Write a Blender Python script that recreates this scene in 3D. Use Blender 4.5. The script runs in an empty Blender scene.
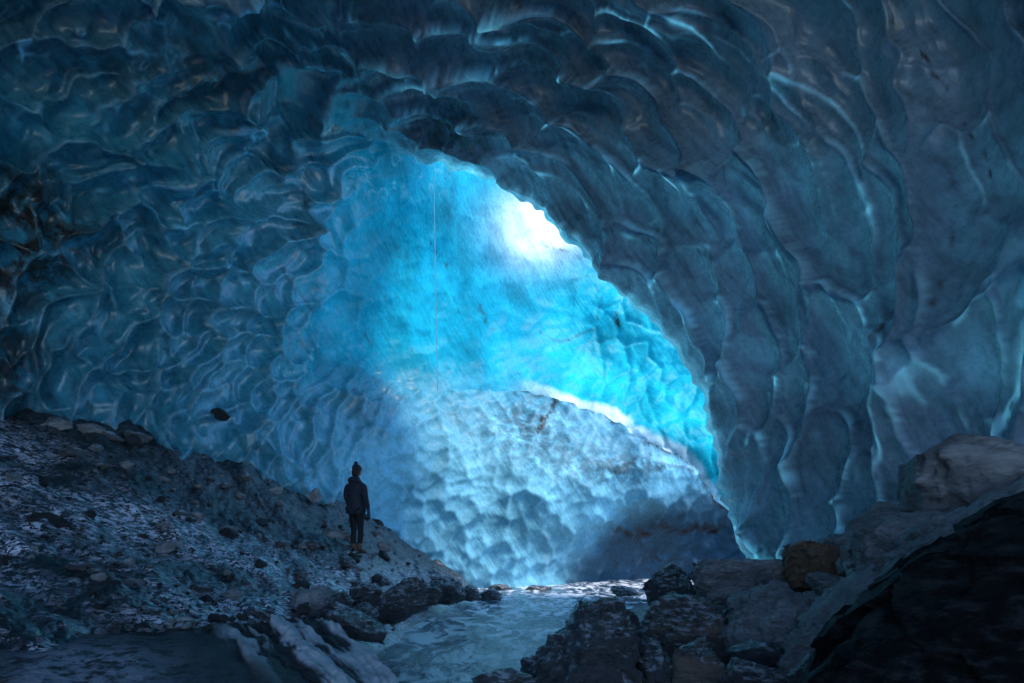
EXPOSURE = 1.7
import bpy, bmesh, math, random
import numpy as np
from mathutils import Vector, Matrix

# ------------------------------------------------------------------ basics
F = 569.0            # focal length in pixels (20 mm on a 36 mm sensor, 1024 px wide)
CX, HY, CZ = 512.0, 530.0, 1.9     # image centre column, horizon row, eye height
COL = bpy.context.scene.collection

def P(px, py, Y):
    return Vector(((px - CX) / F * Y, Y, CZ + (HY - py) / F * Y))

def sstep(a, b, x):
    t = np.clip((x - a) / (b - a), 0, 1)
    return t * t * (3 - 2 * t)

# ------------------------------------------------------------------ numpy noise
def _hash(ix, iy, iz, seed):
    h = (ix.astype(np.int64) * 374761393 + iy.astype(np.int64) * 668265263 +
         iz.astype(np.int64) * 2147483647 + seed * 1274126177) & 0xFFFFFFFF
    h = ((h ^ (h >> 13)) * 1274126177) & 0xFFFFFFFF
    h = ((h ^ (h >> 16)) * 2246822519) & 0xFFFFFFFF
    return ((h ^ (h >> 15)) & 0xFFFFFF) / float(0xFFFFFF)

def vnoise(p, seed=0):
    i = np.floor(p).astype(np.int64); f = p - i
    u = f * f * f * (f * (f * 6 - 15) + 10)
    r = 0
    for dx in (0, 1):
        for dy in (0, 1):
            for dz in (0, 1):
                w = (u[..., 0] if dx else 1 - u[..., 0]) * (u[..., 1] if dy else 1 - u[..., 1]) * (u[..., 2] if dz else 1 - u[..., 2])
                r = r + w * _hash(i[..., 0] + dx, i[..., 1] + dy, i[..., 2] + dz, seed)
    return r * 2 - 1

def fbm(p, octaves=4, seed=0, gain=0.5, lac=2.03):
    a, s, r = 1.0, 0.0, 0
    for k in range(octaves):
        r = r + a * vnoise(p * (lac ** k) + k * 17.3, seed + k)
        s += a; a *= gain
    return r / s

def cells(p, seed, aniso=None, tilt=None, jitter=1.0, sharp=34.0, lift=0.0):
    """Scallop field on unit cells (2-D or 3-D points).  Returns (cup height 0..~1, edge distance F2-F1, cell random)."""
    d = p.shape[-1]
    if d == 2:
        p = np.concatenate([p, np.zeros(p.shape[:-1] + (1,))], -1)
    i = np.floor(p).astype(np.int64)
    n = p.shape[:-1]
    f1 = np.full(n, 1e9); f2 = np.full(n, 1e9); rnd = np.zeros(n); lin = np.zeros(n); sw = np.zeros(n); sh = np.zeros(n)
    if tilt is None: tilt = np.zeros(3)
    tilt = np.asarray(tilt, float)
    if tilt.shape[-1] == 2: tilt = np.append(tilt, 0)
    for dz in ((0,) if d == 2 else (-1, 0, 1)):
        for dy in (-1, 0, 1):
            for dx in (-1, 0, 1):
                cx, cy, cz = i[..., 0] + dx, i[..., 1] + dy, i[..., 2] + dz
                rx = _hash(cx, cy, cz, seed) * jitter + (1 - jitter) / 2
                ry = _hash(cx, cy, cz, seed + 11) * jitter + (1 - jitter) / 2
                rz = _hash(cx, cy, cz, seed + 23) if d == 3 else 0
                vx, vy = p[..., 0] - cx - rx, p[..., 1] - cy - ry
                vz = (p[..., 2] - cz - rz) if d == 3 else 0 * vx
                dd = vx * vx + vy * vy + vz * vz
                m = dd < f1
                f2 = np.where(m, f1, np.minimum(f2, dd))
                f1 = np.where(m, dd, f1)
                rnd = np.where(m, _hash(cx, cy, cz, seed + 37), rnd)
                lin = np.where(m, (vx * tilt[0] + vy * tilt[1] + vz * tilt[2]) / (np.linalg.norm(tilt) + 1e-9), lin)
                w = np.exp(-sharp * dd) + 1e-40
                sw += w; sh += w * (dd + lift * _hash(cx, cy, cz, seed + 51) + vx * tilt[0] + vy * tilt[1] + vz * tilt[2])
    s1, s2 = np.sqrt(f1), np.sqrt(f2)
    return sh / sw, s2 - s1, rnd, lin

class RBF:
    """thin-plate interpolation of scattered control values"""
    def __init__(self, pts, vals, scale=1.0, smooth=0.0):
        self.c = np.asarray(pts, float) / scale; self.s = scale
        n = len(self.c); K = self.k(self.c, self.c) + smooth * np.eye(n)
        Q = np.hstack([np.ones((n, 1)), self.c])
        A = np.block([[K, Q], [Q.T, np.zeros((3, 3))]])
        self.w = np.linalg.solve(A, np.concatenate([np.asarray(vals, float), np.zeros(3)]))
    @staticmethod
    def k(a, b):
        d2 = ((a[:, None, :] - b[None, :, :]) ** 2).sum(-1)
        return 0.5 * d2 * np.log(d2 + 1e-12)
    def __call__(self, x, y):
        q = np.stack([np.ravel(x), np.ravel(y)], -1) / self.s
        out = np.empty(len(q))
        for a in range(0, len(q), 100000):
            b = q[a:a + 100000]
            out[a:a + 100000] = self.k(b, self.c) @ self.w[:-3] + self.w[-3] + b @ self.w[-2:]
        return out.reshape(np.shape(x))

def curve_sd(U, V, pts):
    """signed distance to an open polyline in pixel units and closest point; >0 on the left-hand (upper) side"""
    best = np.full(U.shape, 1e18); sg = np.zeros(U.shape); qx = np.zeros(U.shape); qy = np.zeros(U.shape)
    for (x0, y0), (x1, y1) in zip(pts[:-1], pts[1:]):
        dx, dy = x1 - x0, y1 - y0; L = dx * dx + dy * dy
        t = np.clip(((U - x0) * dx + (V - y0) * dy) / L, 0, 1)
        cx, cy = x0 + t * dx, y0 + t * dy
        d = (U - cx) ** 2 + (V - cy) ** 2
        m = d < best - 1e-9
        best = np.where(m, d, best); qx = np.where(m, cx, qx); qy = np.where(m, cy, qy)
        s = np.sign((U - x0) * dy - (V - y0) * dx)
        sg = np.where(m, s, sg)
    return np.sqrt(best) * sg, qx, qy

def densify(pts, step, amp, period, seed, cusp=True):
    """catmull-rom through the points, then a scalloped wobble"""
    p = [np.array(q, float) for q in pts]; out = []
    p = [2 * p[0] - p[1]] + p + [2 * p[-1] - p[-2]]
    for i in range(1, len(p) - 2):
        n = max(2, int(np.linalg.norm(p[i + 1] - p[i]) / step))
        for k in range(n):
            t = k / n
            out.append(0.5 * ((2 * p[i]) + (-p[i - 1] + p[i + 1]) * t + (2 * p[i - 1] - 5 * p[i] + 4 * p[i + 1] - p[i + 2]) * t * t
                              + (-p[i - 1] + 3 * p[i] - 3 * p[i + 1] + p[i + 2]) * t ** 3))
    out.append(p[-2]); out = np.array(out)
    tan = np.gradient(out, axis=0); tan /= np.linalg.norm(tan, axis=1)[:, None]
    nor = np.stack([tan[:, 1], -tan[:, 0]], -1)
    arc = np.concatenate([[0], np.cumsum(np.linalg.norm(np.diff(out, axis=0), axis=1))])
    rs = np.random.RandomState(seed)
    knots = [0.0]
    while knots[-1] < arc[-1]: knots.append(knots[-1] + period * rs.uniform(0.5, 1.6))
    knots = np.array(knots)
    j = np.clip(np.searchsorted(knots, arc, side='right') - 1, 0, len(knots) - 2)
    t = (arc - knots[j]) / (knots[j + 1] - knots[j])
    a = rs.uniform(0.4, 1.3, len(knots))[j]
    w = (4 * t * (1 - t)) * a - 0.5
    out = out + nor * (w * amp)[:, None]
    return [tuple(q) for q in out]

# ------------------------------------------------------------------ object helpers
def link(name, me, mat=None, parent=None):
    o = bpy.data.objects.new(name, me)
    COL.objects.link(o)
    if mat is not None and me is not None: me.materials.append(mat)
    if parent: o.parent = parent
    return o

def tag(o, label=None, cat=None, group=None, kind=None):
    if label: o['label'] = label
    if cat: o['category'] = cat
    if group: o['group'] = group
    if kind: o['kind'] = kind
    return o

def mesh_from(name, verts, faces, colors=None, smooth=True):
    me = bpy.data.meshes.new(name)
    me.from_pydata([], [], [])
    verts = np.asarray(verts, np.float32); faces = np.asarray(faces, np.int32)
    me.vertices.add(len(verts)); me.vertices.foreach_set('co', verts.ravel())
    k = faces.shape[1]
    me.loops.add(faces.size); me.loops.foreach_set('vertex_index', faces.ravel())
    me.polygons.add(len(faces))
    me.polygons.foreach_set('loop_start', np.arange(0, faces.size, k, dtype=np.int32))
    me.polygons.foreach_set('loop_total', np.full(len(faces), k, np.int32))
    me.update(calc_edges=True); me.validate()
    if colors:
        for nm, c in colors.items():
            at = me.color_attributes.new(nm, 'FLOAT_COLOR', 'POINT')
            c4 = np.ones((len(verts), 4), np.float32); c4[:, :c.shape[1]] = c
            at.data.foreach_set('color', c4.ravel())
    if smooth: me.polygons.foreach_set('use_smooth', np.ones(len(faces), bool))
    return me

# ------------------------------------------------------------------ node helpers
def new_mat(name):
    m = bpy.data.materials.new(name); m.use_nodes = True
    nt = m.node_tree; nt.nodes.clear()
    out = nt.nodes.new('ShaderNodeOutputMaterial')
    bs = nt.nodes.new('ShaderNodeBsdfPrincipled')
    nt.links.new(bs.outputs[0], out.inputs[0])
    return m, nt, bs, out

def N(nt, t, **kw):
    n = nt.nodes.new(t)
    for k, v in kw.items():
        if k in n.inputs: n.inputs[k].default_value = v
        else: setattr(n, k, v)
    return n

def ramp(nt, src, stops):
    r = nt.nodes.new('ShaderNodeValToRGB')
    e = r.color_ramp.elements
    while len(e) < len(stops): e.new(0.5)
    for el, (p, c) in zip(e, stops):
        el.position = p; el.color = (c, c, c, 1) if not isinstance(c, tuple) else (*c, 1)
    nt.links.new(src, r.inputs[0]); return r

def mixc(nt, fac, a, b, mode='MIX'):
    m = nt.nodes.new('ShaderNodeMix'); m.data_type = 'RGBA'; m.blend_type = mode
    for sock, v in ((m.inputs[0], fac), (m.inputs[6], a), (m.inputs[7], b)):
        if hasattr(v, 'links'): nt.links.new(v, sock)
        else: sock.default_value = v if not isinstance(v, tuple) else (*v, 1)
    return m.outputs[2]

# ------------------------------------------------------------------ materials
def ice_material(name, trans, rough=0.28, bump=0.5, streak=0.5, sss=0.0, coat=0.4, spec=0.5):
    m, nt, bs, out = new_mat(name)
    tc = N(nt, 'ShaderNodeTexCoord')
    at = N(nt, 'ShaderNodeAttribute', attribute_name='tint')
    mk = N(nt, 'ShaderNodeAttribute', attribute_name='mask')      # r: painted ridge glow, g: dirt, b: streak strength
    sep = N(nt, 'ShaderNodeSeparateColor'); nt.links.new(mk.outputs[0], sep.inputs[0])
    # tilted fine streaks (foliation of the glacier ice)
    mp = N(nt, 'ShaderNodeMapping'); mp.vector_type = 'TEXTURE'; mp.inputs['Rotation'].default_value = (0.0, math.radians(-32), 0.0)
    mp.inputs['Scale'].default_value = (1 / 5.5, 1 / 1.6, 1 / 0.6)
    nt.links.new(tc.outputs['Object'], mp.inputs[0])
    n1 = N(nt, 'ShaderNodeTexNoise', Scale=1.6, Detail=7.0, Roughness=0.65); nt.links.new(mp.outputs[0], n1.inputs['Vector'])
    n2 = N(nt, 'ShaderNodeTexNoise', Scale=0.55, Detail=5.0, Roughness=0.6); nt.links.new(tc.outputs['Object'], n2.inputs['Vector'])
    n3 = N(nt, 'ShaderNodeTexNoise', Scale=9.0, Detail=6.0, Roughness=0.7); nt.links.new(tc.outputs['Object'], n3.inputs['Vector'])
    r1 = ramp(nt, n1.outputs[0], [(0.32, 0.35), (0.5, 0.95), (0.7, 1.35)])
    r2 = ramp(nt, n2.outputs[0], [(0.3, 0.7), (0.7, 1.25)])
    r3 = ramp(nt, n3.outputs[0], [(0.3, 0.8), (0.7, 1.15)])
    sm = mixc(nt, sep.outputs[2], (1, 1, 1), r1.outputs[0])
    c = mixc(nt, 1.0, at.outputs[0], sm, 'MULTIPLY')
    c = mixc(nt, 1.0, c, r2.outputs[0], 'MULTIPLY')
    c = mixc(nt, 1.0, c, r3.outputs[0], 'MULTIPLY')
    # bubbles, plus light glowing through the sharp ridges, painted pale
    fr = mixc(nt, sep.outputs[0], c, (0.62, 0.82, 0.92))
    # dirt: brown-black silt frozen in
    n4 = N(nt, 'ShaderNodeTexNoise', Scale=2.6, Detail=8.0, Roughness=0.7); nt.links.new(tc.outputs['Object'], n4.inputs['Vector'])
    dn = ramp(nt, n4.outputs[0], [(0.40, 0.0), (0.54, 1.0)])
    dm = N(nt, 'ShaderNodeMath', operation='MULTIPLY'); nt.links.new(sep.outputs[1], dm.inputs[0]); nt.links.new(dn.outputs[0], dm.inputs[1])
    dm2 = N(nt, 'ShaderNodeMath', operation='POWER'); nt.links.new(dm.outputs[0], dm2.inputs[0]); dm2.inputs[1].default_value = 0.8
    c = mixc(nt, dm2.outputs[0], fr, (0.035, 0.028, 0.026))
    nt.links.new(c, bs.inputs['Base Color'])
    rr = ramp(nt, n3.outputs[0], [(0.3, rough * 0.6), (0.75, rough * 1.6)])
    nt.links.new(rr.outputs[0], bs.inputs['Roughness'])
    bs.inputs['IOR'].default_value = 1.4
    sf = N(nt, 'ShaderNodeAttribute', attribute_name='surf'); ss = N(nt, 'ShaderNodeSeparateColor'); nt.links.new(sf.outputs[0], ss.inputs[0])
    gm_ = N(nt, 'ShaderNodeMath', operation='MULTIPLY'); nt.links.new(ss.outputs[0], gm_.inputs[0]); gm_.inputs[1].default_value = coat; nt.links.new(gm_.outputs[0], bs.inputs['Coat Weight'])
    gs_ = N(nt, 'ShaderNodeMath', operation='MULTIPLY_ADD'); nt.links.new(ss.outputs[0], gs_.inputs[0]); gs_.inputs[1].default_value = 0.4; gs_.inputs[2].default_value = 0.1; nt.links.new(gs_.outputs[0], bs.inputs['Specular IOR Level'])
    bs.inputs['Coat Roughness'].default_value = 0.2
    if sss:
        bs.inputs['Subsurface Weight'].default_value = sss
        bs.inputs['Subsurface Radius'].default_value = (0.12, 0.5, 1.0)
        bs.inputs['Subsurface Scale'].default_value = 0.35
    bp = N(nt, 'ShaderNodeBump', Strength=bump, Distance=0.06)
    add = N(nt, 'ShaderNodeMath', operation='MULTIPLY_ADD'); nt.links.new(n3.outputs[0], add.inputs[0]); add.inputs[1].default_value = 0.5
    nt.links.new(n1.outputs[0], add.inputs[2])
    nt.links.new(add.outputs[0], bp.inputs['Height']); nt.links.new(bp.outputs[0], bs.inputs['Normal'])
    if trans:
        tr = N(nt, 'ShaderNodeBsdfTranslucent'); nt.links.new(bp.outputs[0], tr.inputs['Normal'])
        tcx = mixc(nt, 1.0, c, (0.35, 1.0, 1.0), 'MULTIPLY'); nt.links.new(tcx, tr.inputs['Color'])
        mx = N(nt, 'ShaderNodeMixShader'); nt.links.new(ss.outputs[1], mx.inputs[0])
        nt.links.new(bs.outputs[0], mx.inputs[1]); nt.links.new(tr.outputs[0], mx.inputs[2])
        nt.links.new(mx.outputs[0], out.inputs[0])
    return m

# ------------------------------------------------------------------ the cave: depth fields
# rim of the near arch (upper edge of the opening) and crest of the pale ice mound behind it
RIM = densify([(300, 128), (345, 128), (395, 149), (440, 160), (478, 173), (512, 190), (545, 213), (580, 248), (615, 283), (650, 312), (680, 350),
               (700, 390), (712, 432), (720, 480), (730, 522), (748, 552), (785, 566), (850, 590), (900, 640)], 3, 4.5, 24, 5)
CREST = densify([(300, 345), (380, 385), (430, 396), (480, 391), (520, 390), (560, 402), (600, 414), (640, 440), (672, 452), (692, 466),
                 (712, 496), (745, 520), (800, 530)], 3, 3.0, 17, 9)

BASE = [(-500, 300, 5.0), (-500, 600, 5.0), (-500, 0, 4.8), (-500, -700, 3.6), (-200, 300, 6.8), (-200, 600, 7.0), (-200, -200, 5.8),
        (0, 0, 8.0), (0, 200, 8.7), (0, 403, 9.3), (0, 620, 9.6), (0, -700, 4.4), (110, 415, 10.3), (230, 445, 12.0), (320, 495, 13.8),
        (200, 0, 9.0), (200, 200, 11.2), (200, 330, 11.8), (310, 140, 13.0), (300, 250, 14.5), (310, 330, 15.2), (320, 420, 14.8),
        (350, 460, 15.0), (400, 540, 17.0), (400, 440, 16.8), (380, 385, 17.6), (440, 560, 18.0), (480, 590, 18.8), (480, 500, 18.2), (440, 400, 19.0),
        (550, 500, 18.6), (520, 392, 20.4), (600, 420, 20.6), (600, 470, 19.6), (690, 466, 20.4), (660, 500, 20.0), (640, 540, 21.6), (560, 570, 20.0),
        (720, 540, 22.6), (650, 590, 22.5), (800, 540, 23), (800, 620, 22), (560, 620, 20), (310, 0, 10.3), (310, -200, 7.5), (310, -700, 4.5),
        (400, 150, 15.5), (600, 620, 21)]
ARCH = [(310, 140, 13.0), (310, 0, 10.3), (310, -200, 7.5), (310, -700, 4.5), (395, 150, 14.2), (512, 188, 13.2), (580, 248, 12.4), (650, 312, 11.9),
        (700, 392, 11.6), (720, 480, 11.6), (745, 552, 11.8), (800, 600, 11.6), (512, 60, 11.0), (512, 0, 9.8), (512, -200, 7.4), (512, -700, 4.5), (700, 0, 8.6), (650, 150, 10.4),
        (800, 250, 9.2), (760, 400, 10.2), (850, 400, 8.8), (850, 600, 9.4), (900, 200, 7.6), (1024, 0, 6.4), (1024, 250, 6.3), (1024, 500, 6.8),
        (1024, -300, 5.6), (1000, -700, 4.2), (1250, 300, 5.0), (1500, 300, 4.0), (1500, -300, 3.8), (1500, 620, 4.4), (1300, -700, 3.8), (1200, 620, 5.6)]
RECESS = [(310, 140, 13.0), (300, 250, 14.5), (310, 330, 15.2), (395, 150, 15.6), (395, 250, 17.2), (395, 350, 17.8), (440, 170, 17.8), (450, 260, 19.8), (450, 350, 19.8),
          (500, 200, 21.3), (545, 245, 23.2), (540, 320, 23.4), (500, 385, 21.6), (550, 370, 22.6), (550, 396, 21.4), (600, 380, 23.2), (600, 412, 21.2),
          (640, 330, 24.0), (640, 400, 23.2), (650, 432, 21.4), (690, 400, 23.2), (700, 455, 21.4), (760, 400, 22.6), (760, 480, 21.4), (850, 400, 21.0), (800, 300, 24.0),
          (640, 260, 24.6), (560, 180, 24.6), (500, 100, 24), (440, 60, 22), (600, 460, 22.4), (500, 430, 22.6), (700, 500, 22.8), (395, 410, 18.6)]
def depth_fn(ctrl):
    c = np.array(ctrl, float)
    r = RBF(c[:, :2], np.log(c[:, 2]), 300.0, 0.002)
    return lambda u, v: np.exp(r(u, v))
D_base, D_arch, D_rec = depth_fn(BASE), depth_fn(ARCH), depth_fn(RECESS)

def depth(kind, U, V):
    b = D_base(U, V)
    if kind == 'N':
        w = sstep(310, 400, U)
        d = b * (1 - w) + D_arch(U, V) * w
        sd, _, _ = curve_sd(U, V, RIM)
        curl = sstep(345, 480, U) * np.exp(-np.clip(sd, 0, 400) / 7.0)
        return d + curl * 0.9
    if kind == 'R':
        kk = sstep(300, 380, V)
        w = sstep(310 + 130 * kk, 500 + 50 * kk, U)
        return (b * (1 - w) + D_rec(U, V) * w) + 0.25 * sstep(310, 400, U) * (1 - 0.85 * kk * (1 - sstep(430, 540, U)))
    return b

def to_world(U, V, D):
    return np.stack([(U - CX) / F * D, D, CZ + (HY - V) / F * D], -1)

def zone(U, V, x, y, r):
    return np.exp(-(((U - x) / r[0]) ** 2 + ((V - y) / r[1]) ** 2))

def blur(a, n=1):
    for _ in range(n):
        b = np.pad(a, 1, mode='edge')
        b = 0.25 * b[:-2] + 0.5 * b[1:-1] + 0.25 * b[2:]
        a = 0.25 * b[:, :-2] + 0.5 * b[:, 1:-1] + 0.25 * b[:, 2:]
    return a

def line_mask(U, V, pts, width, seed, rough=6.0):
    pp = np.stack([U / 14.0, V / 14.0, 0 * U], -1)
    du, dv = fbm(pp, 3, seed) * rough, fbm(pp + 50, 3, seed + 3) * rough
    sd, _, _ = curve_sd(U + du, V + dv, pts)
    return np.exp(-(sd / width) ** 2)

def surface(kind, U, V):
    """world positions, tint, mask for one sheet of the cave"""
    D = depth(kind, U, V)
    pos = to_world(U, V, D)
    e = 2.0
    pu = to_world(U + e, V, depth(kind, U + e, V)) - to_world(U - e, V, depth(kind, U - e, V))
    pv = to_world(U, V + e, depth(kind, U, V + e)) - to_world(U, V - e, depth(kind, U, V - e))
    nrm = np.cross(pu, pv); nrm /= np.linalg.norm(nrm, axis=-1)[..., None] + 1e-12
    view = pos - np.array([0, 0, CZ])
    flip = np.sign((nrm * view).sum(-1))
    nrm = -nrm * flip[..., None]                    # towards the inside of the cave
    # ---- broad undulation
    h = 0.38 * fbm(pos / 3.4, 3, 41) * sstep(0.0, 1.0, 1.0)
    # ---- scallops of the left wall, the back wall and the mound: cups in 3-D
    warp = np.stack([fbm(pos / 1.3, 2, 60), fbm(pos / 1.3 + 9, 2, 61), fbm(pos / 1.3 + 19, 2, 62)], -1)
    rot = np.array([[0.85, 0.1, 0.5], [-0.1, 0.99, 0.0], [-0.5, 0.0, 0.85]])
    q = (pos + warp * 0.22) @ rot.T
    zl = 1 - sstep(60, 420, U)                      # large near, small far
    big_h, big_e, big_r, big_l = cells(q / np.array([1.25, 0.95, 0.72]), 3, tilt=(0.25, 0.0, -0.3))
    med_h, med_e, med_r, med_l = cells(q / np.array([0.62, 0.6, 0.46]) + 7.7, 5, tilt=(0.25, 0, -0.35))
    sml_h, sml_e, sml_r, sml_l = cells(q / np.array([0.3, 0.34, 0.24]) + 3.1, 8, tilt=(0.2, 0, -0.3))
    hb = 0.16 * big_h + 0.24 * med_h + 0.05 * sml_h
    wl = 1 - sstep(330, 480, U + 0.25 * (V - 300))
    rx, ry = U - 560, V - 520
    rw = np.hypot(rx, ry) + 1e-6; wb = np.stack([U / 60.0, V / 60.0, 0 * U], -1)
    lw = np.log(rw) + 0.05 * fbm(wb + 3, 3, 80); tw = np.mod(np.arctan2(ry, rx), 2 * math.pi) + 0.08 * fbm(wb + 7, 3, 81)
    s1h, s1e, s1r, s1l = cells(np.stack([tw / 0.082 + 0.3 * lw / 0.1, lw / 0.070], -1), 83, tilt=(0.05, 0.24), sharp=34, lift=0.12)
    s2h, s2e, s2r, s2l = cells(np.stack([tw / 0.06 - 0.3 * lw / 0.05 + 7.1, lw / 0.05 + 3.3], -1), 87, tilt=(-0.1, 0.15), sharp=22, lift=0.06)
    s3h, s3e, s3r, s3l = cells(np.stack([tw / 0.21 + 1.3, lw / 0.18 + 0.7], -1), 89, tilt=(-0.1, 0.2), sharp=34, lift=0.1)
    hw = D * rw / F * (0.070 * s1h + 0.009 * s2h + 0.05 * s3h)
    inopen = sstep(285, 380, U + 0.35 * (V - 230)) * sstep(120, 175, V) * (1 - sstep(350, 420, V))
    hb = hb * (1 - 0.97 * wl) + hw * wl * (1 - 0.8 * inopen)
    hb = hb * (1 - 0.30 * sstep(400, 500, U))
    brk = sstep(-0.15, 0.35, fbm(pos / 0.45, 3, 65)); brk2 = sstep(0.0, 0.4, fbm(pos / 0.22 + 5, 3, 66))
    ridge_b = np.maximum(np.exp(-(med_e / 0.06) ** 2) * (0.35 + 0.65 * (1 - zl)) * sstep(0.15, 0.45, med_l) * brk2, np.exp(-(big_e / 0.03) ** 2) * 0)
    ridge_b = ridge_b * (1 - wl) + wl * np.maximum(1.3 * np.exp(-(s1e / (0.02 + 0.09 * brk * s1r)) ** 2) * sstep(0.1, 0.5, s1l), 0.8 * np.exp(-(s2e / 0.1) ** 2) * sstep(0.1, 0.5, s2l) * brk2)
    ridge_b = ridge_b * (1 - 0.3 * sstep(400, 470, U))
    if kind == 'R':
        bp_ = np.stack([U / 23.0 + 0.45 * fbm(np.stack([U / 30, V / 30, 0 * U], -1), 2, 170), V / 25.0 + 0.45 * fbm(np.stack([U / 30, V / 30, 0 * U + 4], -1), 2, 171)], -1)
        bh_, be0, br0, _ = cells(bp_, 175)
        blkh = (0.22 * np.clip(0.5 - bh_, 0, 1) + 0.08 * br0 - 0.10 * np.exp(-(be0 / 0.09) ** 2)) * sstep(570, 615, U) * sstep(275, 320, V)
        soft = sstep(330, 430, U) * (0.75 - 0.35 * sstep(560, 600, U) * sstep(280, 330, V))
        hb = hb * (1 - soft) + soft * 0.08 * big_h + blkh
        ridge_b = ridge_b * (1 - 0.9 * sstep(310, 400, U))
    wA = sstep(320, 430, U + 60 * sstep(150, -100, V)) if kind == 'N' else np.zeros_like(U)
    # ---- flakes of the arch: overlapping shingles that run along the rim
    dx, dy = U - 395, V - 430
    r = np.hypot(dx, dy) + 1e-6; th = np.arctan2(dy, dx)
    wob = np.stack([U / 70.0, V / 70.0, 0 * U], -1)
    lr = np.log(r) + 0.030 * fbm(wob, 3, 90); tt = th + 0.07 * fbm(wob + 31, 3, 91)
    a_h, a_e, a_r, a_l = cells(np.stack([tt / 0.19 + 0.5 * lr / 0.1, lr / 0.084], -1), 14, tilt=(-0.12, 0.30), sharp=34, lift=0.16)
    b_h, b_e, b_r, b_l = cells(np.stack([tt / 0.10 + 4.2 + 0.5 * lr / 0.1, lr / 0.050 + 1.3], -1), 19, tilt=(-0.1, 0.2), sharp=20, lift=0.08)
    c_h, c_e, c_r, c_l = cells(np.stack([tt / 0.40 + 2.2 + 0.7 * lr / 0.2, lr / 0.17 + 0.4], -1), 23, tilt=(-0.1, 0.24), sharp=50, lift=0.14)
    sc = D * r / F                                   # metres per unit of log r
    far = sstep(400, 640, r + 0.25 * (U - 700))      # towards the near right wall: broader, smoother
    ha = sc * (0.100 * a_h * (1 - 0.60 * far) + 0.022 * b_h * (1 - 0.3 * far) + 0.11 * c_h * (0.30 + 0.75 * far))
    ba = sstep(-0.3, 0.3, fbm(np.stack([U / 26, V / 26, 0 * U], -1), 3, 92))
    one = lambda l: sstep(0.12, 0.5, l)
    ridge_a = np.maximum.reduce([1.5 * np.exp(-(a_e / (0.02 + 0.085 * ba * one(a_l))) ** 2) * one(a_l) * (1 - 0.5 * far), 0.6 * np.exp(-(b_e / 0.10) ** 2) * one(b_l) * (b_r > 0.5) * (1 - far) * ba,
                                 1.5 * np.exp(-(c_e / (0.008 + 0.045 * ba * c_r)) ** 2) * one(c_l) * far])
    h = h + hb * (1 - wA) + ha * wA
    ridge = ridge_b * (1 - wA) + ridge_a * wA
    h = blur(h, 1); ridge = blur(ridge, 1)
    h = h + 0.015 * fbm(pos * 3.0, 3, 70)
    if kind == 'N':                                 # keep the rim where it belongs
        sd, _, _ = curve_sd(U, V, RIM)
        keep = sstep(312, 370, U)
        h = h * (1 - 0.75 * keep * (1 - sstep(0, 30, sd)))
    # fade displacement to a common value on the seam (u == 310) is automatic: all kinds agree there
    pos = pos + nrm * h[..., None]
    # ---- colours of the ice, with some lit and shaded zones painted in
    n = len(U.ravel()) if False else None
    def c3(*c): return np.array(c)
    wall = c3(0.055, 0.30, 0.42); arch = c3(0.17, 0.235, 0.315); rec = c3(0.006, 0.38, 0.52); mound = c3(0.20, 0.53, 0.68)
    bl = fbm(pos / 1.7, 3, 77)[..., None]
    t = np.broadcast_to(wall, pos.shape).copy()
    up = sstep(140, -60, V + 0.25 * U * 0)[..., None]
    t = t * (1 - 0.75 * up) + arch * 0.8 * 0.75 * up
    pale = (sstep(330, 560, V + 0.30 * (U - 300)) * sstep(190, 430, U))[..., None]
    t = t * (1 - pale) + mound * pale
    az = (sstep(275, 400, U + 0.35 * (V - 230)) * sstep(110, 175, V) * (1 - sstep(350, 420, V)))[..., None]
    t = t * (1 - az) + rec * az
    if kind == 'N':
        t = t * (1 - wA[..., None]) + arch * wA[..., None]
        lipw = (sstep(13, 2, sd) * sstep(370, 470, U) * (0.35 + 0.65 * sstep(-0.1, 0.35, fbm(np.stack([U / 40, V / 40, 0 * U], -1), 2, 95))))[..., None]  # pale band paints the lit lip of the rim
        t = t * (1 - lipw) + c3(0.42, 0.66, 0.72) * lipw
        cy = (sstep(560, 720, U) * sstep(280, 520, V) * (1 - sstep(800, 960, U)))[..., None]
        t = t * (1 - 0.45 * cy) + c3(0.22, 0.38, 0.50) * 0.45 * cy
    if kind == 'R':
        csd, _, _ = curve_sd(U, V, CREST)
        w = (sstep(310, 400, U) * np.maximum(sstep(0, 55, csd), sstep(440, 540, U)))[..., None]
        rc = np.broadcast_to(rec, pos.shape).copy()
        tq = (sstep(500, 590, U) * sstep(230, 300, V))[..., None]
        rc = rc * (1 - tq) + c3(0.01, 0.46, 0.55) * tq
        daylight_spot = np.clip(zone(U, V, 540, 226, (38, 33)) * 1.7, 0, 1)[..., None]  # white spot of burnt-out daylight painted on the recess ice
        rc = rc * (1 - daylight_spot) + c3(0.86, 0.93, 0.95) * daylight_spot
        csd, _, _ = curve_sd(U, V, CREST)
        led = (sstep(11, 4, csd) * sstep(500, 570, U))[..., None]  # ledge strip whitened, painting the skylight that falls on it
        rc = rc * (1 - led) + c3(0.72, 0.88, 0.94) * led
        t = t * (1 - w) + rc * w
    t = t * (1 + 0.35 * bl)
    dirt = 0 * U
    strk = 0.45 + 0 * U
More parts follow.
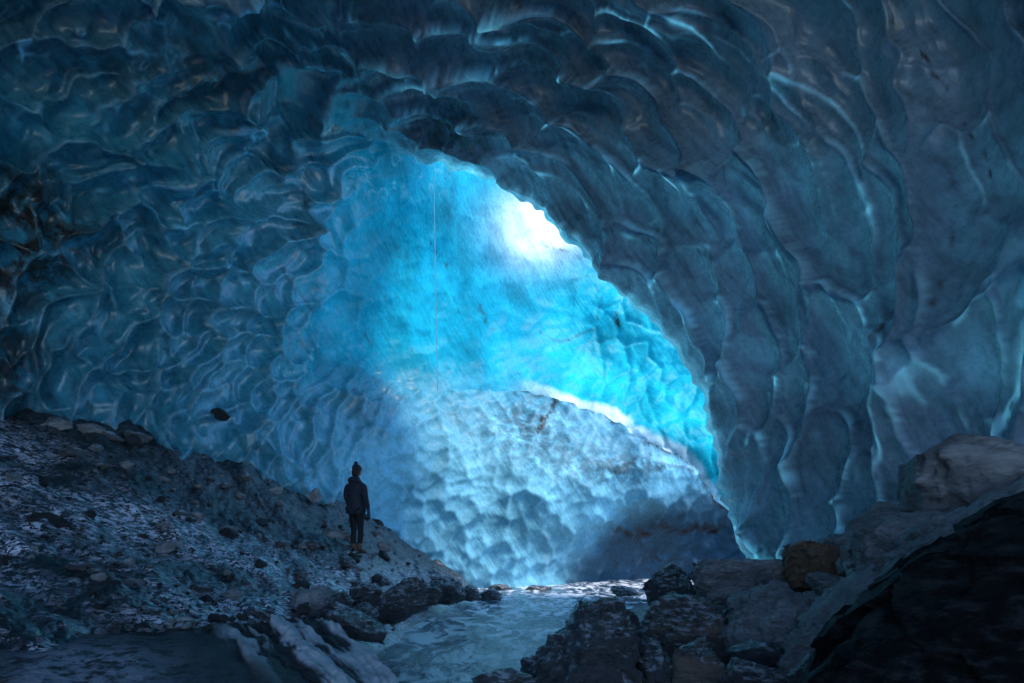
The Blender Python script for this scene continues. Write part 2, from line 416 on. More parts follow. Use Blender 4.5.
    if kind == 'N':
        left = np.clip(zone(U, V, 0, 235, (60, 55)) * 2.2 + zone(U, V, 5, 370, (40, 60)) * 0.9 + zone(U, V, 90, 250, (70, 25)) * 0.3, 0, 1.2)
        dirt = np.maximum(dirt, left)
        dirt = np.maximum(dirt, 0.75 * zone(U, V, 455, 120, (55, 26)))
        dirt = np.maximum(dirt, 0.45 * zone(U, V, 160, 60, (170, 60)))
        for k, ln in enumerate([[(892, -40), (905, 30), (950, 85), (958, 96)], [(975, 130), (990, 150), (1003, 185)], [(970, 190), (975, 300), (968, 330)],
                                [(995, 10), (1024, 12)], [(915, 318), (925, 326)], [(770, 100), (810, 180)]]):
            lm = line_mask(U, V, ln, 1.7, 100 + k)
            pat = sstep(-0.1, 0.35, fbm(np.stack([U / 9.0, V / 9.0, 0 * U + k], -1), 3, 120 + k))
            dirt = np.maximum(dirt, (1.3 if k in (0, 1, 3) else 0.7) * lm * pat)
        strk = 0.7 - 0.2 * sstep(600, 800, U)
        dirt = np.maximum(dirt, 0.8 * line_mask(U, V, [(700, 440), (716, 470), (722, 500)], 9, 140) * sstep(4, 14, sd) * 0.6)
    if kind in 'F':
        csd, _, _ = curve_sd(U, V, CREST)
        d1 = np.exp(-(np.abs(csd) / 3.0)) * sstep(505, 530, U)
        d2 = line_mask(U, V, [(566, 395), (548, 420), (535, 432)], 6, 150, 10)
        d3 = line_mask(U, V, [(600, 475), (650, 462), (690, 470)], 6, 151, 10) * 0.7
        d4 = line_mask(U, V, [(620, 530), (670, 528), (720, 524)], 5, 152, 10)
        d5 = 0.62 * zone(U, V, 525, 425, (46, 34)) + 0.55 * zone(U, V, 610, 470, (60, 22)) + 0.35 * zone(U, V, 660, 560, (60, 26)) + 0.3 * zone(U, V, 355, 410, (28, 20))
        dirt = np.clip(np.maximum.reduce([d1, d2, d3, d4, d5]), 0, 1)
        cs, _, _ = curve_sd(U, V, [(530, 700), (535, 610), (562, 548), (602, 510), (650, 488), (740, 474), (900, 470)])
        cav = sstep(6, -34, cs)[..., None]  # dark tint paints the shade inside the hollow
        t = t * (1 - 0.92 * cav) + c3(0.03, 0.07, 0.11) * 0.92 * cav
        strk = strk * 0 + 0.10
    if kind == 'R':
        # joints between the blocks of the fractured face under the skylight
        blk = sstep(560, 600, U) * sstep(285, 320, V)
        jm = 0 * U
        bp_ = np.stack([U / 23.0 + 0.45 * fbm(np.stack([U / 30, V / 30, 0 * U], -1), 2, 170), V / 25.0 + 0.45 * fbm(np.stack([U / 30, V / 30, 0 * U + 4], -1), 2, 171)], -1)
        _, be_, br_, _ = cells(bp_, 175)
        bmsk = zone(U, V, 625, 360, (34, 52)) + 0.55 * zone(U, V, 570, 300, (40, 40))
        jm = 0.4 * np.exp(-(be_ / 0.05) ** 2) * np.clip(bmsk, 0, 1) * sstep(-0.2, 0.3, fbm(np.stack([U / 14, V / 14, 0 * U], -1), 3, 176))
        for k, ln in enumerate([[(540, 243), (585, 262), (600, 300), (596, 330), (560, 345), (540, 330)], [(613, 317), (619, 331)], [(613, 318), (618, 330)]]):
            jm = np.maximum(jm, (0.6 if k == 0 else 1) * line_mask(U, V, ln, 1.1, 160 + k, 4) * (1 if k else sstep(-0.2, 0.2, fbm(np.stack([U / 8, V / 8, 0 * U], -1), 3, 177))))
        for k, ln in enumerate([[(430, 230), (450, 290), (470, 330)], [(380, 215), (400, 250), (412, 270)], [(485, 300), (500, 340)], [(340, 300), (370, 350)]]):
            jm = np.maximum(jm, 0.7 * line_mask(U, V, ln, 2.2, 190 + k, 14) * sstep(0.0, 0.4, fbm(np.stack([U / 6, V / 12, 0 * U], -1), 3, 300 + k)))
        dirt = np.maximum(dirt, jm)
        strk = 0.3 - 0.15 * sstep(480, 560, U)
        ridge = ridge + 0.8 * zone(U, V, 385, 175, (45, 22)) * (sml_e < 0.15) * (sml_r > 0.6)
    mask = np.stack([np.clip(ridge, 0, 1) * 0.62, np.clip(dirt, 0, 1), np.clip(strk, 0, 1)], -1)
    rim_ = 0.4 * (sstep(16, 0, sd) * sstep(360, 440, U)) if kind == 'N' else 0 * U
    inr = az[..., 0] if kind != 'R' else np.maximum(az[..., 0], w[..., 0])
    gl = np.clip(1 - inr, 0, 1) * (1 - 0.92 * pale[..., 0])
    if kind != 'N': gl = gl * (1 - 0.9 * sstep(340, 440, U))
    trn = 0.04 + 0.30 * rim_ + 0.20 * inr * (1 - sstep(480, 560, U) * 0.4)
    if kind == 'N': trn = trn + 0.30 * np.clip(ridge, 0, 1) ** 1.5 * (1 - 0.6 * sstep(860, 980, U))
    if kind == 'F': trn = trn * (1 - sstep(330, 420, U)) + 0.02
    mask = np.concatenate([mask, np.stack([gl, trn], -1)], -1)
    return pos, np.clip(t, 0.005, 0.95), mask

def axis(a, b, lo, hi, step):
    mid = np.arange(lo, hi + 0.01, step)
    out = [lo]; s = step
    while out[-1] > a: s *= 1.13; out.append(out[-1] - s)
    out2 = [hi]; s = step
    while out2[-1] < b: s *= 1.13; out2.append(out2[-1] + s)
    return np.concatenate([np.array(out[:0:-1]), mid, np.array(out2[1:])])

def grid_faces(nv, nu):
    i = np.arange(nv * nu).reshape(nv, nu)
    return np.stack([i[:-1, :-1], i[:-1, 1:], i[1:, 1:], i[1:, :-1]], -1).reshape(-1, 4)

STEP = 1.5
UX = axis(-500, 1500, -20, 1044, STEP)
VY = axis(-700, 640, -16, 640, STEP)
UX[np.argmin(np.abs(UX - 310))] = 310.0

def build_sheet(kind, umin, umax, vmin, vmax, keep, snaps):
    u = UX[(UX >= umin) & (UX <= umax)]; v = VY[(VY >= vmin) & (VY <= vmax)]
    U, V = np.meshgrid(u, v)
    fc = grid_faces(len(v), len(u))
    fu, fv = U.ravel()[fc].mean(1), V.ravel()[fc].mean(1)
    k = keep(fu, fv)
    kept = fc[k]
    # snap the cut edge exactly onto its curve
    inside = np.zeros(U.size, bool); inside[kept.ravel()] = True
    outside = np.zeros(U.size, bool); outside[fc[~k].ravel()] = True
    b = inside & outside
    Uf, Vf = U.ravel().copy(), V.ravel().copy()
    for curve, off, umn in snaps:
        sd, qx, qy = curve_sd(Uf, Vf, curve)
        m = b & (np.abs(sd - off) < STEP * 2.2) & (Uf > umn + 0.5)
        if off == 0: Uf[m], Vf[m] = qx[m], qy[m]
    U, V = Uf.reshape(U.shape), Vf.reshape(V.shape)
    pos, tint, mask = surface(kind, U, V)
    return pos, tint, mask, kept, U, V

def assemble():
    # near sheet: left wall + ceiling + arch + right wall
    def keepN(u, v):
        sd, _, _ = curve_sd(u, v, RIM)
        return (u < 310) | (sd > 0)
    pos, tint, mask, kept, U, V = build_sheet('N', -1e4, 1e4, -1e4, 1e4, keepN, [(RIM, 0, 310)])
    nv, nu = U.shape
    # thickness behind the rim: carry the cut edge back into the glacier
    sd, qx, qy = curve_sd(U.ravel(), V.ravel(), RIM)
    bnd = np.where((np.abs(sd) < 0.01) & (U.ravel() > 311))[0]
    verts = pos.reshape(-1, 3); T = tint.reshape(-1, 3); M = mask.reshape(-1, 5)
    # pad: roof and walls run on behind the camera
    pad = 5
    idx = np.arange(nv * nu).reshape(nv, nu)
    pi = np.pad(idx, ((pad, 0), (pad, pad)), mode='edge')
    ii = np.arange(nv + pad)[:, None]; jj = np.arange(nu + 2 * pad)[None, :]
    k = np.maximum.reduce([np.clip(pad - ii, 0, None) + 0 * jj, np.clip(pad - jj, 0, None) + 0 * ii, np.clip(jj - (nu + pad - 1), 0, None) + 0 * ii])
    pp = verts[pi].copy(); pp[..., 1] -= k * 2.6
    pp[..., 0] += np.sign(pp[..., 0]) * 0.15 * k
    pf = grid_faces(nv + pad, nu + 2 * pad)
    pk = k.ravel()[pf].max(1) > 0
    pf = pf[pk]
    V0 = np.concatenate([verts, pp.reshape(-1, 3)]); T0 = np.concatenate([T, T[pi].reshape(-1, 3)]); M0 = np.concatenate([M, M[pi].reshape(-1, 5) * [0, 0, 1, 1, 1]])
    F0 = np.concatenate([kept, pf + len(verts)])
    near = (V0, F0, T0, M0)
    # edges of the cut for the back-curl
    e = np.concatenate([kept[:, [0, 1]], kept[:, [1, 2]], kept[:, [2, 3]], kept[:, [3, 0]]])
    es = np.sort(e, 1); key = es[:, 0].astype(np.int64) * (len(verts) + 1) + es[:, 1]
    uq, cnt_i, cnt = np.unique(key, return_index=True, return_counts=True)
    be = e[cnt_i[cnt == 1]]
    isb = np.zeros(len(verts), bool); isb[bnd] = True
    be = be[isb[be[:, 0]] & isb[be[:, 1]]]
    rings = []
    Uf, Vf = U.ravel(), V.ravel()
    bi = np.unique(be.ravel())
    # outward direction (into the ice) in pixels = away from the opening centre
    cx, cy = 560, 360
    ox, oy = Uf[bi] - cx, Vf[bi] - cy; L = np.hypot(ox, oy); ox /= L; oy /= L
    base = verts[bi]
    remap_none = True; VV, TT, MM, FF = [V0], [T0], [M0], [F0]; n0 = len(V0)
    remap_prev = {int(a): int(a) for a in bi}
    for (px_, dd) in ((0, 0), (1.5, 0.35), (8, 0.9), (30, 1.7), (75, 2.4)):
        Dn = base[:, 1] + dd
        du = (base[:, 0] / base[:, 1]) * F + CX + ox * px_
        dv = HY - (base[:, 2] - CZ) / base[:, 1] * F + oy * px_
        nw = to_world(du, dv, Dn)
        VV.append(nw); TT.append(T[bi]); MM.append(M[bi] * [0.3, 0.3, 1, 1, 1])
        cur = {int(a): n0 + i for i, a in enumerate(bi)}
        if dd > 0: FF.append(np.array([[remap_prev[int(a)], remap_prev[int(b)], cur[int(b)], cur[int(a)]] for a, b in be]))
        remap_prev = cur; n0 += len(bi)
    near = (np.concatenate(VV), np.concatenate(FF), np.concatenate(TT), np.concatenate(MM))
    # recess wall, open to the sky above the line SKY
    SKY = [(430, 20), (470, 95), (560, 150), (640, 215), (900, 280)]
    def keepR(u, v):
        c, _, _ = curve_sd(u, v, CREST); s, _, _ = curve_sd(u, v, RIM)
        k2, _, _ = curve_sd(u, v, SKY)
        return (u > 310) & (c > -46) & (s < 90) & ((k2 < 0) | (u < 430))
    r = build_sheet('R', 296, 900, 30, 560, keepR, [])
    def keepF(u, v):
        c, _, _ = curve_sd(u, v, CREST); s, _, _ = curve_sd(u, v, RIM)
        return (u > 310) & (c < 0) & (s < 80)
    f = build_sheet('F', 296, 900, 300, 640, keepF, [(CREST, 0, 310)])
    rs = (r[0].reshape(-1, 3), r[3], r[1].reshape(-1, 3), r[2].reshape(-1, 5))
    fs = (f[0].reshape(-1, 3), f[3], f[1].reshape(-1, 3), f[2].reshape(-1, 5))
    return near, rs, fs

def compact(v, f, t, m):
    used = np.unique(f.ravel()); mp = np.full(len(v), -1); mp[used] = np.arange(len(used))
    return v[used], mp[f], t[used], m[used]

near, rec, mound = assemble()
mat_ice = ice_material('glacier_ice', 1.0, rough=0.26, bump=0.55, coat=0.6)
for nm, dat, mt in (('ice_cave_ceiling_and_walls', near, mat_ice), ('ice_recess_wall', rec, mat_ice), ('ice_mound', mound, mat_ice)):
    v, f, t, m = compact(*dat)
    o = link(nm, mesh_from(nm, v, f, {'tint': t, 'mask': m[:, :3], 'surf': np.concatenate([m[:, 3:], m[:, :1] * 0], -1)}), mt)
    tag(o, kind='structure')
# ------------------------------------------------------------------ terrain: gravel slope, stream bed, bank
def ray(px, py, Y): return tuple(P(px, py, Y))
TC = [ray(0, 403, 9.4), ray(110, 418, 10.3), ray(230, 448, 12.1), ray(320, 497, 13.8), ray(400, 541, 16.2), ray(450, 572, 17.9), ray(484, 590, 19.2),
      ray(355, 553, 11.4), ray(300, 540, 11.2), ray(420, 570, 14.5), ray(450, 588, 15.9), ray(250, 500, 11.2), ray(150, 470, 9.6), ray(50, 470, 8.2),
      ray(0, 520, 6.6), ray(100, 545, 7.0), ray(200, 560, 8.0), ray(300, 580, 9.2), ray(380, 590, 11.5), ray(0, 600, 5.2), ray(120, 605, 5.9), ray(230, 605, 7.0), ray(320, 612, 8.2),
      ray(-200, 420, 7.5), ray(-400, 450, 6.0), ray(-300, 560, 4.5), ray(-500, 700, 3.0),
      ray(445, 604, 13.8), ray(400, 625, 10.8), (-2.2, 8.2, 0.0), (-1.9, 7.0, 0.0), (-2.1, 5.5, 0.1), (-2.6, 4.5, 0.4), (-4.5, 4.0, 1.1), (-1.2, 4.0, -0.1),
      (-0.8, 19.0, -0.25), (0.3, 15, -0.35), (-0.5, 11, -0.4), (0.2, 8, -0.4), (0, 5, -0.3), (1.0, 18.5, -0.3), (2.2, 19, -0.3), (3.5, 19.5, -0.25), (5.5, 20.5, -0.1), (8, 21, 0.1),
      (1.6, 12, -0.15), (2.3, 14.5, -0.2), (3.2, 12.5, 0.25), (5, 12, 0.6), (4.0, 9, 0.65), (2.5, 8, 0.15), (1.3, 7, -0.1), (5.5, 8, 1.3), (4.5, 5, 1.2), (3, 4, 0.6), (1.5, 4, 0.0),
      (6.5, 4, 1.8), (8, 10, 1.2), (3, 1, 0.3), (0, 1, -0.2), (-3, 1, 0.5), (-6, 2, 1.6), (-8, -3, 1.6), (0, -4, 0), (6, -4, 1.0), (0, -12, 0.2), (-8, -12, 1), (8, -12, 1),
      (-12, 10, 5.0), (-12, 18, 5), (-6, 20, 2.4), (12, 14, 1.5), (0, 26, 0), (-6, 28, 2), (8, 28, 0.4), (0, 45, 0), (-20, 45, 3), (20, 45, 1)]
_tc = np.array(TC); _tr = RBF(_tc[:, :2], _tc[:, 2], 10.0, 0.0005)

def ground_z(x, y, detail=True):
    x, y = np.asarray(x, float), np.asarray(y, float)
    z = _tr(x, y)
    if not detail: return z
    p = np.stack([x, y, 0 * x], -1)
    slope = sstep(0.05, 0.5, z)                                    # no relief under water
    d = 0.16 * fbm(p / 1.4, 3, 400) + 0.05 * np.abs(fbm(p @ np.array([[2.6, 0.8, 0], [-0.8, 2.6, 0], [0, 0, 1]]) * np.array([0.5, 1.6, 1]), 4, 410))
    # run-off ribs down the slope
    rib = fbm(np.stack([x * 0.5 + y * 1.5, x * 0.35 - y * 0.1, 0 * x], -1), 3, 420)
    d = d + 0.17 * rib
    s1, e1, r1, _ = cells(p[..., :2] / 0.17, 430)
    s2, e2, r2, _ = cells(p[..., :2] / 0.085 + 3.3, 431)
    s3, e3, r3, _ = cells(p[..., :2] / 0.42 + 1.3, 432)
    d = d + 0.06 * np.clip(0.55 - s3, 0, 1) * (r3 > 0.6) * 2 + 0.06 * np.clip(0.5 - s1, 0, 1) * (0.2 + r1) + 0.045 * np.clip(0.5 - s2, 0, 1) * (0.2 + r2) + 0.012 * fbm(p * 14, 2, 440)
    return z + d * (0.2 + 0.8 * slope)

def polar_grid(a0, a1, na, r0, r1, nr):
    a = np.radians(np.linspace(a0, a1, na)); r = r0 * (r1 / r0) ** np.linspace(0, 1, nr)
    R, A = np.meshgrid(r, a, indexing='ij')
    return R * np.sin(A), R * np.cos(A)

X, Y = polar_grid(-50, 50, 900, 2.4, 26, 820)
Z = ground_z(X, Y)
pos = np.stack([X, Y, Z], -1)
f = grid_faces(820, 900)[:, ::-1]

def facet(p, seed, amp=1.0):
    """chipped facets: every cell is a plane of its own"""
    i = np.floor(p).astype(np.int64); n = p.shape[:-1]; b = np.full(n, 1e9); o = np.zeros(n)
    for dz in (-1, 0, 1):
        for dy in (-1, 0, 1):
            for dx in (-1, 0, 1):
                c = (i[..., 0] + dx, i[..., 1] + dy, i[..., 2] + dz)
                v = [p[..., k] - c[k] - _hash(*c, seed + 11 * k) for k in range(3)]
                d = v[0] ** 2 + v[1] ** 2 + v[2] ** 2
                pl = sum(v[k] * (_hash(*c, seed + 50 + 7 * k) - 0.5) * 2 for k in range(3)) + 0.3 * (_hash(*c, seed + 91) - 0.5)
                m = d < b; b = np.where(m, d, b); o = np.where(m, pl, o)
    return o * amp

def rock_material(name, col, rough, wet=0.4, bump=0.6, scale=3.0, light=None, painted_glint=0.0):
    m, nt, bs, out = new_mat(name)
    tc = N(nt, 'ShaderNodeTexCoord')
    mp = N(nt, 'ShaderNodeMapping'); mp.inputs['Rotation'].default_value = (0.5, 0.3, 0.7); mp.inputs['Scale'].default_value = (1.0, 1.0, 2.6)
    nt.links.new(tc.outputs['Object'], mp.inputs[0])
    a = N(nt, 'ShaderNodeTexNoise', Scale=scale, Detail=9.0, Roughness=0.65); nt.links.new(mp.outputs[0], a.inputs['Vector'])
    b = N(nt, 'ShaderNodeTexNoise', Scale=scale * 7, Detail=6.0, Roughness=0.7); nt.links.new(mp.outputs[0], b.inputs['Vector'])
    v = N(nt, 'ShaderNodeTexVoronoi', Scale=scale * 1.3); v.feature = 'DISTANCE_TO_EDGE'; nt.links.new(mp.outputs[0], v.inputs['Vector'])
    ra = ramp(nt, a.outputs[0], [(0.3, 0.45), (0.52, 1.0), (0.72, 1.7)])
    rb = ramp(nt, b.outputs[0], [(0.3, 0.6), (0.7, 1.4)])
    c = mixc(nt, 1.0, tuple(col), ra.outputs[0], 'MULTIPLY'); c = mixc(nt, 1.0, c, rb.outputs[0], 'MULTIPLY')
    if light:
        rl = ramp(nt, a.outputs[0], [(0.50, 0.0), (0.64, 1.0)])
        c = mixc(nt, rl.outputs[0], c, tuple(light))
    if painted_glint:
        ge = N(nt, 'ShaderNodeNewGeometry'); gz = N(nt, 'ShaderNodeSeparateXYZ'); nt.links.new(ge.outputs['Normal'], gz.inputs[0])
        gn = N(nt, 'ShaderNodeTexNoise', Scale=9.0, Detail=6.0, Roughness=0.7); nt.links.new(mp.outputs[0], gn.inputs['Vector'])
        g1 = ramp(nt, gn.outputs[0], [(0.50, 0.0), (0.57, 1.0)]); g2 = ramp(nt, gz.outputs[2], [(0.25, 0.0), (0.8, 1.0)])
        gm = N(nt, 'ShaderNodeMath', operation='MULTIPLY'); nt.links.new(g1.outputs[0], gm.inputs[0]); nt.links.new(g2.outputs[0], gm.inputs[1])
        gk = N(nt, 'ShaderNodeMath', operation='MULTIPLY'); nt.links.new(gm.outputs[0], gk.inputs[0]); gk.inputs[1].default_value = painted_glint
        c = mixc(nt, gk.outputs[0], c, (0.55, 0.58, 0.66))  # pale speckle on upward faces paints wet highlights
    nt.links.new(c, bs.inputs['Base Color'])
    rr = ramp(nt, a.outputs[0], [(0.35, rough * 0.6), (0.65, min(1, rough * 1.5))]); nt.links.new(rr.outputs[0], bs.inputs['Roughness'])
    bs.inputs['Coat Weight'].default_value = wet; bs.inputs['Coat IOR'].default_value = 1.7; bs.inputs['Coat Roughness'].default_value = 0.18
    h = N(nt, 'ShaderNodeMath', operation='MULTIPLY_ADD'); nt.links.new(b.outputs[0], h.inputs[0]); h.inputs[1].default_value = 0.45; nt.links.new(a.outputs[0], h.inputs[2])
    bp = N(nt, 'ShaderNodeBump', Strength=bump, Distance=0.12); nt.links.new(h.outputs[0], bp.inputs['Height']); nt.links.new(bp.outputs[0], bs.inputs['Normal'])
    nt.links.new(bp.outputs[0], bs.inputs['Coat Normal'])
    return m

gm, nt, bs, out = new_mat('wet_gravel')
tc = N(nt, 'ShaderNodeTexCoord')
a = N(nt, 'ShaderNodeTexNoise', Scale=1.1, Detail=6.0, Roughness=0.6); nt.links.new(tc.outputs['Object'], a.inputs['Vector'])
b = N(nt, 'ShaderNodeTexNoise', Scale=9.0, Detail=5.0, Roughness=0.6); nt.links.new(tc.outputs['Object'], b.inputs['Vector'])
v = N(nt, 'ShaderNodeTexVoronoi', Scale=13.0); nt.links.new(tc.outputs['Object'], v.inputs['Vector'])
c = mixc(nt, 1.0, (0.013, 0.014, 0.018), ramp(nt, v.outputs['Color'], [(0.1, 0.4), (0.8, 1.7)]).outputs[0], 'MULTIPLY')
c = mixc(nt, 1.0, c, ramp(nt, a.outputs[0], [(0.35, 0.6), (0.65, 1.3)]).outputs[0], 'MULTIPLY')
att = N(nt, 'ShaderNodeAttribute', attribute_name='wet')
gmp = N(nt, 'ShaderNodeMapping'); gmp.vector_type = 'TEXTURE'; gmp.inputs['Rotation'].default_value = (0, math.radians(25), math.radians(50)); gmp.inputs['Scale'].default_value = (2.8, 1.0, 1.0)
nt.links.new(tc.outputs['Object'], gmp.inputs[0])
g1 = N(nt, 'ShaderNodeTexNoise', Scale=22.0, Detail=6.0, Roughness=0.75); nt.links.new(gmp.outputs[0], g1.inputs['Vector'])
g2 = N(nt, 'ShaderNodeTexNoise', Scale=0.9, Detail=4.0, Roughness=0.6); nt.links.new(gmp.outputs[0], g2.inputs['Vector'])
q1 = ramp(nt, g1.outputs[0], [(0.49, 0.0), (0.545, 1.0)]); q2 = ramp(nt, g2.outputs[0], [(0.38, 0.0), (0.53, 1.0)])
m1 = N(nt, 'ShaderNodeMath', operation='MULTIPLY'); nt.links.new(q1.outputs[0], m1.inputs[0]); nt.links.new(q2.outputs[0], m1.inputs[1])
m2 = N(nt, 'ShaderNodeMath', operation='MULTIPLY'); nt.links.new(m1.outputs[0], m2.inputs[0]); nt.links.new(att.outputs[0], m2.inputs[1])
c = mixc(nt, m2.outputs[0], c, (0.74, 0.73, 0.86))          # pale speckle painted for glints of light on the wet gravel
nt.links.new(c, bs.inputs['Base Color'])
bs.inputs['Specular IOR Level'].default_value = 0.7
nt.links.new(ramp(nt, b.outputs[0], [(0.35, 0.14), (0.7, 0.35)]).outputs[0], bs.inputs['Roughness'])
bp0 = N(nt, 'ShaderNodeBump', Strength=1.0, Distance=0.05); nt.links.new(b.outputs[0], bp0.inputs['Height'])
bs.inputs['IOR'].default_value = 1.6; bs.inputs['Coat IOR'].default_value = 1.5
att = N(nt, 'ShaderNodeAttribute', attribute_name='wet')
nt.links.new(att.outputs[0], bs.inputs['Coat Weight']); bs.inputs['Coat Roughness'].default_value = 0.12
nt.links.new(bp0.outputs[0], bs.inputs['Coat Normal'])
bp = N(nt, 'ShaderNodeBump', Strength=1.0, Distance=0.05); nt.links.new(b.outputs[0], bp.inputs['Height']); nt.links.new(bp.outputs[0], bs.inputs['Normal'])
# the wet sheet of melt water covers the lower slope; the rubble along the ice foot is dry
Lpx = (X / Y) * F + CX; Lpy = HY - (Z - CZ) / Y * F
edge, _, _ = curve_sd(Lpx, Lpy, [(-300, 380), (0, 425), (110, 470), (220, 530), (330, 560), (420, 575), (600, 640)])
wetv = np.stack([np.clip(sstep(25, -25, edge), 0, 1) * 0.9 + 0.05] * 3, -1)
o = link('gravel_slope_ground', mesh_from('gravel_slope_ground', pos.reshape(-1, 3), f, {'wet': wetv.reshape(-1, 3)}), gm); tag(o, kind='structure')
# rest of the ground, behind the camera and far out
X, Y = np.meshgrid(np.linspace(-70, 70, 70), np.linspace(-40, 100, 70)); Z = _tr(np.clip(X, -12, 12), np.clip(Y, -12, 45)) - 0.12
R_ = np.hypot(X, Y); inside = (R_ < 24) & (np.abs(np.degrees(np.arctan2(X, Y))) < 52) & (R_ > 3.2)
Z = np.where(inside, Z - 0.8, Z); Z = np.where(R_ < 2.6, Z, Z)
o = link('ground', mesh_from('ground', np.stack([X, Y, Z], -1).reshape(-1, 3), grid_faces(70, 70)), gm); tag(o, kind='structure')

# ------------------------------------------------------------------ stream
X, Y = polar_grid(-30, 26, 420, 3.0, 24, 520)
p = np.stack([X, Y, 0 * X], -1)
flow = np.stack([X + 0.35 * fbm(p / 1.5, 2, 500), Y, 0 * X], -1)
Z = 0.045 * fbm(flow * np.array([1.6, 0.7, 1]), 4, 510) + 0.02 * np.abs(fbm(flow * np.array([5.0, 2.2, 1]), 3, 520))
o = link('stream_water', mesh_from('stream_water', np.stack([X, Y, Z], -1).reshape(-1, 3), grid_faces(520, 420)[:, ::-1]), None)
tag(o, kind='structure')
wm, nt, bs, out = new_mat('glacial_melt_water')
tc = N(nt, 'ShaderNodeTexCoord'); mp = N(nt, 'ShaderNodeMapping'); mp.inputs['Scale'].default_value = (2.2, 0.8, 1)
nd = N(nt, 'ShaderNodeTexNoise', Scale=0.8, Detail=2.0); nt.links.new(tc.outputs['Object'], nd.inputs['Vector'])
dv = N(nt, 'ShaderNodeVectorMath', operation='SCALE'); nt.links.new(nd.outputs['Color'], dv.inputs[0]); dv.inputs['Scale'].default_value = 1.6
ad = N(nt, 'ShaderNodeVectorMath', operation='ADD'); nt.links.new(tc.outputs['Object'], ad.inputs[0]); nt.links.new(dv.outputs[0], ad.inputs[1])
nt.links.new(ad.outputs[0], mp.inputs[0])
a = N(nt, 'ShaderNodeTexNoise', Scale=1.7, Detail=8.0, Roughness=0.62); nt.links.new(mp.outputs[0], a.inputs['Vector'])
c = ramp(nt, a.outputs[0], [(0.40, (0.03, 0.08, 0.11)), (0.49, (0.17, 0.21, 0.26)), (0.59, (0.85, 0.84, 0.86))])
nt.links.new(c.outputs[0], bs.inputs['Base Color'])
nt.links.new(ramp(nt, a.outputs[0], [(0.4, 0.08), (0.62, 0.45)]).outputs[0], bs.inputs['Roughness'])
b = N(nt, 'ShaderNodeTexNoise', Scale=6.0, Detail=5.0); nt.links.new(mp.outputs[0], b.inputs['Vector'])
bp = N(nt, 'ShaderNodeBump', Strength=0.5, Distance=0.06); nt.links.new(b.outputs[0], bp.inputs['Height']); nt.links.new(bp.outputs[0], bs.inputs['Normal'])
o.data.materials.append(wm)

# ------------------------------------------------------------------ rocks
def rock_mesh(name, size, seed, cuts=14, sub=5, rough=0.07, tight=0.72, planes=None, rot=None, bed=0.35):
    """angular boulder: a ball trimmed by random fracture planes, then roughened; size = full extents"""
    rs = np.random.RandomState(seed)
    bm = bmesh.new(); bmesh.ops.create_icosphere(bm, subdivisions=sub, radius=1.0)
    v = np.array([q.co[:] for q in bm.verts]); f = np.array([[l.index for l in q.verts] for q in bm.faces]); bm.free()
    ns = rs.normal(size=(cuts, 3)); ns /= np.linalg.norm(ns, axis=1)[:, None]
    ds = rs.uniform(tight - 0.14, tight + 0.14, cuts)
    if planes:
        pn = np.array([q[:3] for q in planes], float); pn /= np.linalg.norm(pn, axis=1)[:, None]
        ns = np.concatenate([pn, ns]); ds = np.concatenate([[q[3] for q in planes], ds])
    dirs = v / np.linalg.norm(v, axis=1)[:, None]
    dn = dirs @ ns.T
    rad = np.where(dn > 1e-3, ds / np.maximum(dn, 1e-3), 9.0)
    rad = np.minimum(rad, 1.25)
    k = 60.0
    rr = -np.log(np.exp(-k * rad).sum(1) + np.exp(-k * 1.12)) / k          # slightly worn edges
    v = dirs * rr[:, None]
    # steps along a bedding direction + roughness
    bd = rs.normal(size=3); bd /= np.linalg.norm(bd)
    u = v @ bd * 6 + 1.2 * fbm(v * 1.5, 2, seed + 5)
    st = (u - np.floor(u)); v = v * (1 + bed * 0.10 * (st ** 3)[:, None])
    v = v * (1 + 0.16 * facet(v * 1.6 + 0.3 * fbm(v * 3, 2, seed + 8)[:, None], seed + 6) + 0.07 * facet(v * 4.2, seed + 7))[:, None]
    v = v * (1 + rough * (1.0 * fbm(v * 2.2, 3, seed + 1) + 0.45 * np.abs(fbm(v * 7, 3, seed + 2)))[:, None])
    lo, hi = v.min(0), v.max(0)
    v = (v - (lo + hi) / 2) / (hi - lo) * np.array(size)
    if rot:
        v = v @ np.array(Matrix.Rotation(rot[1], 3, 'Y') @ Matrix.Rotation(rot[0], 3, 'X') @ Matrix.Rotation(rot[2], 3, 'Z')).T
    return mesh_from(name, v, f)

dark_wet = rock_material('black_wet_rock', (0.05, 0.05, 0.056), 0.30, wet=0.8, bump=0.8, scale=3.5, painted_glint=0.75)
dark_dry = rock_material('dark_dry_rock', (0.020, 0.020, 0.022), 0.85, wet=0.0, bump=0.5, scale=2.2, light=None)
grey = rock_material('grey_rock', (0.28, 0.275, 0.285), 0.6, wet=0.15, bump=0.9, scale=2.4, painted_glint=0.2)
grey_pale = rock_material('pale_streaked_rock', (0.21, 0.20, 0.205), 0.7, wet=0.05, bump=0.6, scale=1.6, light=(0.36, 0.35, 0.35))
brown = rock_material('rusty_brown_rock', (0.30, 0.17, 0.10), 0.6, wet=0.1, bump=0.9, scale=2.6, light=(0.12, 0.10, 0.09))
brownish = rock_material('brown_stained_rock', (0.08, 0.068, 0.062), 0.42, wet=0.6, bump=0.8, scale=2.2, light=(0.20, 0.13, 0.09), painted_glint=0.6)

